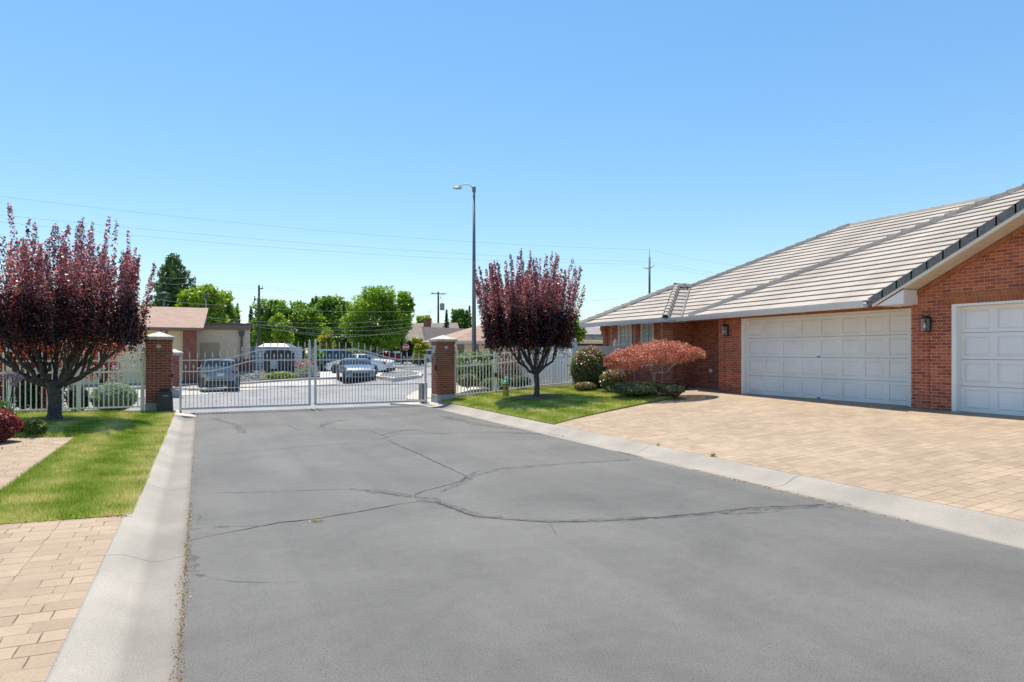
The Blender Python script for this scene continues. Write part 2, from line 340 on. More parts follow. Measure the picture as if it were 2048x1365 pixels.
def lawnmat():
    m, nt, b = newmat('lawn')
    g = N(nt, 'ShaderNodeNewGeometry'); s = N(nt, 'ShaderNodeSeparateXYZ'); nt.links.new(g.outputs['Position'], s.inputs[0])
    n1 = N(nt, 'ShaderNodeTexNoise'); n1.inputs['Scale'].default_value = 1.1; n1.inputs['Detail'].default_value = 6
    n2 = N(nt, 'ShaderNodeTexNoise'); n2.inputs['Scale'].default_value = 60; n2.inputs['Detail'].default_value = 4
    for n in (n1, n2): nt.links.new(g.outputs['Position'], n.inputs['Vector'])
    ad = N(nt, 'ShaderNodeMath', operation='MULTIPLY_ADD'); nt.links.new(n2.outputs[0], ad.inputs[0]); ad.inputs[1].default_value = .5; nt.links.new(n1.outputs[0], ad.inputs[2])
    r = N(nt, 'ShaderNodeValToRGB'); e = r.color_ramp.elements; e[0].position = .45; e[0].color = (.10, .17, .022, 1); e[1].position = 1; e[1].color = (.32, .32, .08, 1)
    nt.links.new(ad.outputs[0], r.inputs[0]); nt.links.new(r.outputs[0], b.inputs['Base Color']); b.inputs['Roughness'].default_value = .8; b.inputs['Specular IOR Level'].default_value = .2
    return m
M_lawn = lawnmat()
def grassmat():
    m, nt, b = newmat('grass_blades')
    g = N(nt, 'ShaderNodeNewGeometry'); a = N(nt, 'ShaderNodeAttribute', attribute_name='rnd')
    s = N(nt, 'ShaderNodeSeparateXYZ'); nt.links.new(g.outputs['Position'], s.inputs[0])
    n1 = N(nt, 'ShaderNodeTexNoise'); n1.inputs['Scale'].default_value = 2.6; n1.inputs['Detail'].default_value = 7; nt.links.new(g.outputs['Position'], n1.inputs['Vector'])
    # mowing stripes: bands along y
    st = N(nt, 'ShaderNodeMath', operation='MULTIPLY'); nt.links.new(s.outputs[0], st.inputs[0]); st.inputs[1].default_value = 6.6
    sn = N(nt, 'ShaderNodeMath', operation='SINE'); nt.links.new(st.outputs[0], sn.inputs[0])
    a1 = N(nt, 'ShaderNodeMath', operation='MULTIPLY_ADD'); nt.links.new(sn.outputs[0], a1.inputs[0]); a1.inputs[1].default_value = .13; nt.links.new(n1.outputs[0], a1.inputs[2])
    a2 = N(nt, 'ShaderNodeMath', operation='MULTIPLY_ADD'); nt.links.new(a.outputs['Fac'], a2.inputs[0]); a2.inputs[1].default_value = .35; nt.links.new(a1.outputs[0], a2.inputs[2])
    r = N(nt, 'ShaderNodeValToRGB'); e = r.color_ramp.elements
    e[0].position = .38; e[0].color = (.17, .29, .02, 1); e[1].position = .98; e[1].color = (.80, .68, .30, 1)
    k = e.new(.66); k.color = (.42, .48, .075, 1)
    nt.links.new(a2.outputs[0], r.inputs[0]); nt.links.new(r.outputs[0], b.inputs['Base Color']); b.inputs['Roughness'].default_value = .55; b.inputs['Specular IOR Level'].default_value = .3
    t = N(nt, 'ShaderNodeBsdfTranslucent'); nt.links.new(r.outputs[0], t.inputs[0])
    mx = N(nt, 'ShaderNodeMixShader'); mx.inputs[0].default_value = .35; nt.links.new(b.outputs[0], mx.inputs[1]); nt.links.new(t.outputs[0], mx.inputs[2]); nt.links.new(mx.outputs[0], nt.nodes['Material Output'].inputs[0])
    return m
M_grass = grassmat()

def gravelmat(name, c1, c2, scale=22):
    m, nt, b = newmat(name); g = N(nt, 'ShaderNodeNewGeometry')
    v = N(nt, 'ShaderNodeTexVoronoi'); v.inputs['Scale'].default_value = scale; nt.links.new(g.outputs['Position'], v.inputs['Vector'])
    sp = N(nt, 'ShaderNodeSeparateColor'); nt.links.new(v.outputs['Color'], sp.inputs[0])
    r = N(nt, 'ShaderNodeValToRGB'); e = r.color_ramp.elements; e[0].color = (*c1, 1); e[1].color = (*c2, 1); nt.links.new(sp.outputs[0], r.inputs[0])
    nt.links.new(r.outputs[0], b.inputs['Base Color']); b.inputs['Roughness'].default_value = .9
    bp = N(nt, 'ShaderNodeBump'); bp.inputs['Strength'].default_value = 1; bp.inputs['Distance'].default_value = .05; bp.invert = True
    nt.links.new(v.outputs['Distance'], bp.inputs['Height']); nt.links.new(bp.outputs[0], b.inputs['Normal'])
    return m
M_gravel = gravelmat('rock_gravel', (.05, .05, .05), (.30, .29, .27), 9)

def tilemat():
    m, nt, b = newmat('roof_tile'); g = N(nt, 'ShaderNodeNewGeometry')
    mp = N(nt, 'ShaderNodeMapping'); mp.inputs['Rotation'].default_value = (0, 0, PI / 2); nt.links.new(g.outputs['Position'], mp.inputs[0])
    bt = N(nt, 'ShaderNodeTexBrick'); nt.links.new(mp.outputs[0], bt.inputs['Vector'])
    bt.inputs['Scale'].default_value = 1; bt.inputs['Brick Width'].default_value = .33; bt.inputs['Row Height'].default_value = 60; bt.inputs['Mortar Size'].default_value = .004
    bt.inputs['Color1'].default_value = (.42, .375, .32, 1); bt.inputs['Color2'].default_value = (.37, .33, .28, 1); bt.inputs['Mortar'].default_value = (.26, .22, .18, 1)
    n1 = N(nt, 'ShaderNodeTexNoise'); n1.inputs['Scale'].default_value = .8; n1.inputs['Detail'].default_value = 8; nt.links.new(g.outputs['Position'], n1.inputs['Vector'])
    n2 = N(nt, 'ShaderNodeTexNoise'); n2.inputs['Scale'].default_value = 120; nt.links.new(g.outputs['Position'], n2.inputs['Vector'])
    ad = N(nt, 'ShaderNodeMath', operation='MULTIPLY_ADD'); nt.links.new(n2.outputs[0], ad.inputs[0]); ad.inputs[1].default_value = .5; nt.links.new(n1.outputs[0], ad.inputs[2])
    mr = N(nt, 'ShaderNodeMapRange'); nt.links.new(ad.outputs[0], mr.inputs[0]); mr.inputs[1].default_value = .5; mr.inputs[2].default_value = 1; mr.inputs[3].default_value = .82; mr.inputs[4].default_value = 1.12
    mu = N(nt, 'ShaderNodeVectorMath', operation='MULTIPLY'); nt.links.new(bt.outputs[0], mu.inputs[0]); nt.links.new(mr.outputs[0], mu.inputs[1])
    nt.links.new(mu.outputs[0], b.inputs['Base Color']); b.inputs['Roughness'].default_value = .8; b.inputs['Specular IOR Level'].default_value = .3
    return m
M_tile = tilemat()
M_tileedge = simple('weathered_tile', (.20, .18, .16), rough=.85, var=.25, scale=8, bump=.3)
M_raketile = simple('shaded_rake_tile', (.155, .152, .148), rough=.7, var=.25, scale=20, bump=.3)  # shade on the rake's road side put into a darker tile colour
M_shingle = brickmat('pink_shingle', (.38, .265, .20), (.31, .21, .16), (.22, .15, .11), bw=.3, rh=.16, ms=.006, floor=True, varamt=.15, bump=.2)
M_shingle2 = brickmat('brown_shingle', (.30, .25, .20), (.24, .20, .16), (.14, .11, .09), bw=.4, rh=.2, ms=.006, floor=True, varamt=.15, bump=.2)
M_beige = simple('beige_siding', (.90, .70, .43), rough=.8, var=.04)
M_tan = simple('tan_stucco', (.74, .58, .40), rough=.85, var=.05)
M_brown = simple('brown_trim', (.13, .085, .065), rough=.6, var=.1)
M_doorbrown = simple('tan_steel_door', (.46, .35, .24), rough=.6, var=.05)

# ------------------------------------------------ terrain
YG = 20.4   # gate line
def hbey(x, y):
    D = ST * x + CT * y
    p = pw(D, [(19, 0), (26, -.15), (34, -.40), (39, -.22), (47, .10), (60, .2), (80, .31), (150, .45)])
    wgt = smooth((x - 7.2) / 4.0) * (1 - smooth((D - 34) / 14))
    return lerp(p, .32, wgt)
def hdrive(x, y=0): return .10 + .40 * max(0, min(1, (x - 7.05) / 6.6))
def hlawn_r(x, y): return hdrive(x) + .02 + .10 * smooth((y - 12) / 7) * smooth((x - 7.05) / 1.5)
def hleft(x, y): return .09 + .10 * smooth((-.67 - x) / 3.5)
def patch(name, poly, h, mat, off=0, step=1.0, parent=None, kind='structure', skirt=.12):
    """triangulated sheet inside a polygon (list of xy), draped on h"""
    pts = [Vector((p[0], p[1])) for p in poly]; n = len(pts)
    E = []; P = []
    for i in range(n):   # subdivide the border
        a, b = pts[i], pts[(i + 1) % n]; k = max(1, int((b - a).length / step))
        for j in range(k): P.append(a + (b - a) * (j / k))
    m = len(P); E = [(i, (i + 1) % m) for i in range(m)]
    xs = [p.x for p in P]; ys = [p.y for p in P]
    def inside(x, y):
        c = False
        for i in range(m):
            a, b = P[i], P[(i + 1) % m]
            if (a.y > y) != (b.y > y) and x < (b.x - a.x) * (y - a.y) / (b.y - a.y) + a.x: c = not c
        return c
    x = min(xs) + step * .5
    Q = list(P)
    while x < max(xs):
        y = min(ys) + step * .5
        while y < max(ys):
            if inside(x, y): Q.append(Vector((x + .01 * math.sin(y * 9), y + .01 * math.sin(x * 7))))
            y += step
        x += step
    r = delaunay_2d_cdt(Q, E, [tuple(range(m))], 1, 1e-5)
    mb = MB(); fs = []
    for f in r[2]:
        a, b, c = [r[0][i] for i in f[:3]]
        fs.append(tuple(f) if (b - a).cross(c - a) > 0 else tuple(reversed(f)))
    mb.add([(v.x, v.y, h(v.x, v.y) + off) for v in r[0]], fs, True)
    n0 = len(mb.v); mb.v += [(p.x, p.y, h(p.x, p.y) + off) for p in P] + [(p.x, p.y, h(p.x, p.y) + off - skirt) for p in P]
    mb.f += [(n0 + i, n0 + (i + 1) % m, n0 + m + (i + 1) % m, n0 + m + i) for i in range(m)]; mb.sm += [False] * m
    o = mb.build(name, mat, parent)
    if kind: o['kind'] = kind
    return o
def inpoly(X, Y, poly):
    c = np.zeros(len(X), bool); n = len(poly)
    for i in range(n):
        (x1, y1), (x2, y2) = poly[i], poly[(i + 1) % n]
        if y1 == y2: continue
        t = ((y1 > Y) != (y2 > Y)) & (X < (x2 - x1) * (Y - y1) / (y2 - y1) + x1); c ^= t
    return c
def gxy(px, py, h): p = ong(px, py, h); return (p.x, p.y)

# ------------------------------------------------ ground, road, kerbs, lawns
gb = MB(); S = 1500
xs = [-S, -200, -60, -30, -15, -8, 0, 8, 15, 30, 60, 200, S]; ys = [-S, -60, -15, 0, 8, 15, 20, 26, 31, 36, 42, 48, 56, 66, 80, 110, 150, 400, S]
V = [(x, y, (hbey(x, y) if y > 20 else 0) - .22) for y in ys for x in xs]
Fq = [(j * len(xs) + i, j * len(xs) + i + 1, (j + 1) * len(xs) + i + 1, (j + 1) * len(xs) + i) for j in range(len(ys) - 1) for i in range(len(xs) - 1)]
gb.add(V, Fq, True); o = gb.build('ground', simple('dry_ground', (.16, .15, .10), col2=(.10, .13, .05), rough=.95, scale=.05)); o['kind'] = 'structure'
road_xl, road_xr, cl_o, cr_o = -.12, 6.42, -.67, 7.05
o = MB().b2((road_xl - .02, -25, -.3), (road_xr + .02, YG + .02, 0)).build('road', M_asphalt); o['kind'] = 'structure'
patch('street', [(-70, YG), (90, YG), (90, 140), (-70, 140)], lambda x, y: hbey(x, y) if y > YG + .3 else hbey(x, y) * 0 - .0, M_asphalt2, 0, 2.0)

def kerb_run(name, prof, y0, y1, mat=None):
    mb = MB(); n = len(prof); ysr = np.arange(y0, y1 + .01, 1.0); V = []; Fc = []
    for y in ysr: V += [(x, y, z) for x, z in prof]
    for j in range(len(ysr) - 1):
        for i in range(n - 1): Fc.append((j * n + i, j * n + i + 1, (j + 1) * n + i + 1, (j + 1) * n + i))
    V += []; Fc.append(tuple(range(n))); Fc.append(tuple((len(ysr) - 1) * n + i for i in reversed(range(n))))
    mb.add(V, Fc, True); o = mb.build(name, mat or M_curb); o['kind'] = 'structure'
    o.data.shade_smooth()
    return o
kerb_run('kerb', [(-.69, -.2), (-.69, .085), (-.66, .095), (-.56, .085), (-.46, .045), (-.38, .01), (-.30, -.004), (-.20, .0), (-.115, .012), (-.11, -.2)], -12, 19.0)
kerb_run('kerb', [(6.41, -.2), (6.415, .012), (6.52, .0), (6.66, -.004), (6.76, .015), (6.86, .06), (6.95, .095), (7.03, .105), (7.07, .095), (7.07, -.2)], -25, 19.4)
# kerb ends at the gate
o = patch('kerb_end', [(-.70, 19.0), (-.11, 19.0), (-.12, 19.5), (-.25, 20.1), (-.45, 20.5), (-.70, 20.6)], lambda x, y: .012 + .08 * smooth((-.15 - x) / .5), M_concrete, 0, .2)
o = patch('kerb_end', [(6.41, 19.4), (7.08, 19.4), (7.08, 20.25), (6.95, 20.9), (6.62, 21.3), (6.2, 21.5), (5.7, 21.4), (6.1, 20.6), (6.35, 20.0)], lambda x, y: .012 + .07 * smooth((x - 6.6) / .5), M_concrete, 0, .2)

yA = gxy(250, 1030, hleft)[1]; pB = gxy(155, 874, hleft); pC = gxy(0, 985, hleft)
slope = (pC[1] - pB[1]) / (pC[0] - pB[0])
xw = -12.0
pD = (pC[0] - .1, pC[1])
lawnL = [(-.68, yA), (-.68, 20.15), (xw, 20.15), (xw, pB[1]), (pB[0], pB[1]), pC, (pC[0] - .45, pC[1] - .6), (pC[0] - 1.2, yA)]
patch('lawn', lawnL, hleft, M_lawn, 0, .8)
patch('driveway', [(-.68, yA), (pC[0] - 1.2, yA), (-12, yA), (-12, -12), (-.68, -12)], lambda x, y: hleft(x, y) - .01, M_paver, 0, 1.2)
patch('path', [(xw, pB[1]), (xw, yA), (pC[0] - 1.2, yA), (pC[0] - .45, pC[1] - .6), pC, (pB[0], pB[1])], lambda x, y: hleft(x, y) - .012, M_paver, 0, 1.0)

eR = [gxy(*p, hdrive) for p in [(1089, 851), (1150, 838.5), (1210, 825.5), (1278, 811), (1330, 801), (1350, 797.5)]]
eB = [gxy(*p, hlawn_r) for p in [(1347, 796), (1306, 792), (1241, 789.5), (1210, 781.5), (1180, 777), (1148, 774)]]
eR[0] = (7.06, eR[0][1])
lawnR = eR[:-1] + eB + [(12.4, 20.25), (7.06, 20.25)]
patch('lawn', lawnR, hlawn_r, M_lawn, 0, .6)
patch('planting_bed', eB + [(12.6, 20.3), (14.6, 22.3), (14.7, 17.6), (14.4, 16.9), eR[-1]], hlawn_r, M_mulch, .012, .5)
patch('driveway', [(7.06, -20), (7.06, eR[0][1] + .5)] + [(p[0], p[1] + .5) for p in eR[1:]] + [(14.0, 16.6), (14.3, 17.3), (14.6, 17.9), (15.6, 17.9), (15.6, -20)], hdrive, M_paver, 0, .7)
# right of the fence corner, behind the white privacy panels
patch('garden_ground', [(7.9, 20.3), (30, 20.3), (30, 34), (14, 34), (11.0, 28), (9.0, 24)], hbey, M_mulch, .05, 1.0)
# grass blades on both lawns (too many to count)
def blades(poly, h, dens, hh, name, ymin=-99, parent_label=None, wid=.007):
    xs_ = [p[0] for p in poly]; ys_ = [p[1] for p in poly]
    x0, x1, y0, y1 = max(min(xs_), -9), min(max(xs_), 15), max(min(ys_), ymin), max(ys_)
    n = int((x1 - x0) * (y1 - y0) * dens)
    X = rng.uniform(x0, x1, n); Y = rng.uniform(y0, y1, n); k = inpoly(X, Y, poly)
    D = ST * X + CT * Y
    k &= rng.random(n) < np.clip(9 / np.maximum(D, 1), .35, 1)
    X = X[k]; Y = Y[k]; D = D[k]; n = len(X)
    Z = np.array([h(a, b) for a, b in zip(X, Y)])
    t = rng.uniform(0, 2 * PI, n); w_ = wid * (.6 + .8 * rng.random(n)) * np.clip(D / 9, 1, 2.2); H = hh * (.5 + rng.random(n))
    lx = rng.normal(size=n) * .35 * H; ly = rng.normal(size=n) * .35 * H
    A = np.stack([X - np.cos(t) * w_ / 2, Y - np.sin(t) * w_ / 2, Z - .005], 1); B = np.stack([X + np.cos(t) * w_ / 2, Y + np.sin(t) * w_ / 2, Z - .005], 1)
    C_ = np.stack([X + lx, Y + ly, Z + H], 1)
    o = npmesh(name, np.stack([A, B, C_], 1), 3, M_grass); o['kind'] = 'stuff'; return o
o = blades([(-.61, yA - .02)] + [(-.61, 20.1)] + [(p[0], p[1] + .02) for p in lawnL[2:]], hleft, 7500, .045, 'grass'); tag(o, 'short striped mown grass between the left gutter and the paved path', 'grass')
o = blades(lawnR, hlawn_r, 5200, .045, 'grass'); tag(o, 'short green grass of the lawn in front of the right fence', 'grass')

# cracks in the asphalt: thin dark ribbons that follow the seams
def ribbon(pts, w0, name, mat, z=.004, jit=.012, sub=10):
    W = [atz(px, py, 0) for px, py in pts]; L = []
    for a, b in zip(W, W[1:]):
        k = max(2, int((b - a).length / .09))
        for j in range(k): L.append(a.lerp(b, j / k))
    L.append(W[-1]); mb = MB(); V = []
    ph = random.random() * 9
    for i, p in enumerate(L):
        d = (L[min(i + 1, len(L) - 1)] - L[max(i - 1, 0)]).normalized(); n = Vector((-d.y, d.x, 0))
        q = p + n * (random.uniform(-jit, jit))
        ww = w0 * (.45 + .75 * random.random()) * (1 if 2 < i < len(L) - 3 else .4)
        V += [q - n * ww / 2 + Vector((0, 0, z)), q + n * ww / 2 + Vector((0, 0, z))]
    mb.add(V, [(2 * i, 2 * i + 2, 2 * i + 3, 2 * i + 1) for i in range(len(L) - 1)]); return mb
M_crack = simple('crack', (.018, .017, .016), rough=.95, var=.3)
def smearmat():
    m, nt, b = newmat('crack_sealant'); b.inputs['Base Color'].default_value = (.075, .075, .077, 1); b.inputs['Roughness'].default_value = .7
    g = N(nt, 'ShaderNodeNewGeometry'); n = N(nt, 'ShaderNodeTexNoise'); n.inputs['Scale'].default_value = 9; n.inputs['Detail'].default_value = 8; n.inputs['Roughness'].default_value = .75; nt.links.new(g.outputs['Position'], n.inputs['Vector'])
    mr = N(nt, 'ShaderNodeMapRange'); nt.links.new(n.outputs[0], mr.inputs[0]); mr.inputs[1].default_value = .42; mr.inputs[2].default_value = .66; mr.inputs[3].default_value = 0; mr.inputs[4].default_value = .6
    nt.links.new(mr.outputs[0], b.inputs['Alpha']); return m
M_smear = smearmat()
CR = [([(376, 1081), (470, 1063), (560, 1046), (640, 1037), (740, 1020), (800, 1009), (833, 1005)], .016),
      ([(833, 1005), (870, 1005), (905, 1018), (945, 1032), (1000, 1038), (1097, 1045), (1190, 1043), (1300, 1037), (1400, 1028), (1500, 1016), (1580, 1013), (1680, 1008)], .013),
      ([(775, 881), (800, 893), (830, 905), (865, 922), (905, 940), (932, 953), (925, 962), (890, 972), (850, 982), (828, 991), (833, 998)], .013),
      ([(932, 953), (960, 942), (1000, 938), (1050, 933), (1120, 928), (1200, 922), (1290, 918)], .008),
      ([(1097, 1045), (1103, 1058), (1112, 1072)], .008),
      ([(387, 916), (430, 911), (520, 901), (640, 892), (700, 887), (760, 881), (775, 875), (800, 868), (860, 868), (940, 866), (1030, 866)], .010),
      ([(387, 988), (450, 986), (520, 985), (600, 982), (690, 979), (740, 983), (800, 992), (828, 995)], .008),
      ([(775, 875), (740, 862), (700, 861), (650, 859), (640, 848), (668, 838)], .008),
      ([(450, 851), (575, 850), (600, 863)], .008), ([(400, 870), (520, 864), (640, 858)], .006),
      ([(820, 853), (940, 851), (1000, 850)], .006), ([(790, 858), (900, 870), (960, 875)], .006),
      ([(1610, 1017), (1680, 1020), (1730, 1028), (1760, 1024)], .006), ([(385, 1150), (450, 1162), (520, 1166), (600, 1165)], .004)]
mb = MB()
for p, wd in CR: r = ribbon(p, wd * 1.05, '', None); mb.add(r.v, r.f)
o = mb.build('road_cracks', M_crack); o['kind'] = 'structure'
mb = MB()
for p, wd in [([(833, 1002), (870, 1003), (915, 1018), (960, 1033), (1100, 1044), (1300, 1036), (1480, 1022), (1680, 1008)], .13), ([(700, 978), (760, 984), (860, 1000), (900, 1015)], .2), ([(1100, 1047), (1250, 1042), (1420, 1030), (1560, 1024)], .07),
              ([(950, 945), (925, 965), (880, 985)], .16), ([(932, 958), (1000, 939), (1120, 930), (1290, 918)], .10), ([(372, 1092), (378, 1110), (385, 1140), (410, 1152)], .13), ([(376, 1060), (420, 1055), (520, 1052)], .1), ([(400, 1030), (395, 1050)], .08),
              ([(1000, 866), (1080, 868), (1130, 873)], .35), ([(880, 832), (960, 850), (1050, 862)], .3), 
              ([(640, 855), (660, 845), (700, 838)], .2), ([(760, 872), (800, 862), (850, 858)], .25), ([(420, 836), (470, 850), (490, 868)], .2), ([(1600, 1016), (1690, 1009), (1740, 1024)], .25)]:
    r = ribbon(p, wd, '', None, z=.0025, jit=.02); mb.add(r.v, r.f)
o = mb.build('crack_sealant', M_smear); o['kind'] = 'structure'

# dry leaf litter along the gutter edges
Q = []
for _ in range(1500):
    y = 1.6 + 6.5 * random.random() ** 1.6 if random.random() < .8 else random.uniform(5, 15)
    wv = .008 + .022 * abs(math.sin(y * 2.1) * math.sin(y * .77 + 1)); Q.append((-.115 + random.gauss(0, wv) + .01, y, .012 + random.random() * .012))
for _ in range(900):
    y = random.choice([random.uniform(4.2, 6.6), random.uniform(8.6, 9.3), random.uniform(6, 7.4)]); Q.append((6.43 - abs(random.gauss(0, .03)), y, .01 + random.random() * .01))
for _ in range(160):
    c = random.choice([(633, 1044), (633, 1044), (250, 1052)]); p = atz(c[0] + random.gauss(0, 7), c[1] + random.gauss(0, 1), .0); Q.append((p.x, p.y, .01 if c[0] > 300 else .1))
o = npmesh('leaf_litter', leaf_quads(Q, .013, up=1.2), 4, leafmat('dry_leaf', [(0, (.22, .10, .03)), (.5, (.36, .19, .06)), (1, (.45, .32, .08))], trans=.1))
tag(o, 'brown dry leaf litter gathered along the asphalt edge', 'leaf litter', kind='stuff')
# small fallen leaves on the left path
Q = [(random.uniform(-6, -2.6), random.uniform(8, 15), 0) for _ in range(220)]; Q = [(x, y, hleft(x, y) + .004) for x, y, _ in Q if inpoly(np.array([x]), np.array([y]), [(xw, pB[1]), (xw, yA), (pC[0] - 1.2, yA), pC, pB])[0]]
if Q: tag(npmesh('fallen_leaves', leaf_quads(Q, .05, up=2), 4, leafmat('fallen_leaf', [(0, (.06, .03, .02)), (1, (.12, .08, .05))], trans=0)), 'scattered dark fallen leaves on the left paved path', 'leaves', kind='stuff')

# mulch ring round both plum trees
tree1 = ong(108, 843, hleft); tree2 = ong(1073, 796, hlawn_r)
def mring(c, r, h, nm):
    mb = MB(); n = 22; V = [(c.x, c.y, h(c.x, c.y) + .05)]
    for k in range(n):
        t = 2 * PI * k / n; rr = r * random.uniform(.85, 1.1); x, y = c.x + rr * math.cos(t), c.y + rr * math.sin(t); V.append((x, y, h(x, y) + .035))
    mb.add(V, [(0, 1 + k, 1 + (k + 1) % n) for k in range(n)], True); o = mb.build('mulch_ring', M_mulch); o['kind'] = 'structure'
mring(tree1, .55, hleft, ''); mring(tree2, .85, hlawn_r, '')

# weeds in the joint behind the right kerb
def leafball(name, c, r, n, size, mat, label, cat, group=None, up=.6, coremat=None, core=.86, flat=None, lump=.0, parent=None, kind=None, stem=True, topnew=0):
    """dense clipped shrub: leaves over an ellipsoid with a rough core"""
    root = thing(name, label, cat, (c[0], c[1], c[2] - r[2]), group=group) if parent is None else parent
    d = rng.normal(size=(n, 3)); d /= np.linalg.norm(d, axis=1)[:, None]
    th = np.arctan2(d[:, 1], d[:, 0]); ph = d[:, 2]
    k = 1 + lump * (np.sin(th * 3 + 1) * np.cos(ph * 4) + .6 * np.sin(th * 7 + ph * 5)) 
    rr = (.86 + .16 * rng.random(n) ** .7) * k * (1 + .14 * (rng.random(n) > .90) * rng.random(n))
    P = d * rr[:, None] * np.array(r)
    if flat: P[:, 2] = np.maximum(P[:, 2], -r[2] * flat)
    Nn = d.copy()
    rn_ = np.clip(rng.random(n) * (1 - topnew) + topnew * (.5 + .5 * d[:, 2]) + .08 * np.sin(th * 5 + ph * 9), 0, 1)
    o = npmesh('foliage', leaf_quads(P + np.array([0, 0, r[2]]), size, up=up, N=Nn), 4, mat, root, rnd=rn_)
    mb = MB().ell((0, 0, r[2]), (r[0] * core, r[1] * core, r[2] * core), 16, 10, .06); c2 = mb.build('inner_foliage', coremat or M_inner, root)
    if stem: MB().tube([(0, 0, -.05), (0, 0, r[2] * .6)], [.05, .03], 6).build('stem', M_bark2, root)
    return root
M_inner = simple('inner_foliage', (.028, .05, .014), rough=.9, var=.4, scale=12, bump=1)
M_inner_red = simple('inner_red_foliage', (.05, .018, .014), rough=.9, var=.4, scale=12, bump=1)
L_weed = leafmat('weed_leaf', [(0, (.06, .13, .02)), (1, (.2, .26, .06))])
for px, py, s, lab in [(1418, 915, .06, 'small green weed in the joint behind the right kerb'), (1297, 893, .035, 'tiny weed tuft at the kerb joint nearer the lawn')]:
    p = ong(px, py, lambda x, y: .1); Q = rng.normal(size=(90, 3)) * np.array([s * .4, s * .4, s * .35]) + np.array([0, 0, s * .5]); Q[:, 2] = np.abs(Q[:, 2])
    o = npmesh('weed', leaf_quads(Q, s * .35), 4, L_weed); o.location = (7.09, p.y, .1); tag(o, lab, 'weed')

# ------------------------------------------------ gate piers
def pier(name, x0, y0, wdt, zb, ztop, label, mat=M_brickpier, diamond=True):
    r = thing(name, label, 'brick pier', (x0 + wdt / 2, y0 + wdt / 2, 0))
    c = (0, 0); h = wdt / 2
    MB().box((0, 0, (zb + .28) / 2 - .1), (wdt + .02, wdt + .02, .28 - zb + .25 + zb), bev=.01).build('base', M_concrete, r)
    m = MB(); z = .30
    m.box((0, 0, (.28 + ztop) / 2), (wdt, wdt, ztop - .28)); m.build('brick_shaft', mat, r)
    MB().box((0, 0, ztop - .36), (wdt + .03, wdt + .03, .066)).box((0, 0, ztop - .03), (wdt + .03, wdt + .03, .06)).build('brick_band', mat, r)
    cp = MB(); k = h + .07
    cp.add([(-k, -k, ztop), (k, -k, ztop), (k, k, ztop), (-k, k, ztop), (-k, -k, ztop + .075), (k, -k, ztop + .075), (k, k, ztop + .075), (-k, k, ztop + .075), (0, 0, ztop + .22)],
           [(3, 2, 1, 0), (0, 1, 5, 4), (1, 2, 6, 5), (2, 3, 7, 6), (3, 0, 4, 7), (4, 5, 8), (5, 6, 8), (6, 7, 8), (7, 4, 8)])
    cp.build('cap', M_caststone, r)
    if diamond:
        q = .075; yy = -h - .02
        MB().prism(None, [(0, yy, ztop - .19 - q), (q, yy, ztop - .19), (0, yy, ztop - .19 + q), (-q, yy, ztop - .19)], [(0, yy + .03, ztop - .19 - q), (q, yy + .03, ztop - .19), (0, yy + .03, ztop - .19 + q), (-q, yy + .03, ztop - .19)]).build('diamond_tile', M_caststone, r)
    return r
PL = pier('gate_pier', -1.34, 20.15, .63, .03, 2.05, 'brick gate pier with pyramid cap at the left end of the double gate')
PR = pier('gate_pier', 6.91, 20.15, .60, .03, 2.05, 'brick gate pier with pyramid cap at the right end of the double gate')
# fluted plaque and key switch on the road side of the right pier
m = MB(); m.box((-.315, 0, 1.80), (.03, .34, .25))
for k in range(5): m.box((-.333, -.13 + k * .065, 1.80), (.012, .03, .24))
m.build('plaque', M_caststone, PR)
MB().box((-.33, -.22, 1.18), (.06, .07, .16), bev=.01).build('keypad', M_black, PR)
MB().tube([(-.32, -.22, 1.25), (-.32, -.22, 1.6), (-.32, -.2, 1.75)], .012, 6).build('conduit', M_steel, PR)
# far brick column behind the left pier
p = at(352, 700, 27.5)
r = pier('brick_column', p.x - .3, p.y - .3, .5, -.2, 1.62, 'plain brick column standing beyond the left gate pier', diamond=False)

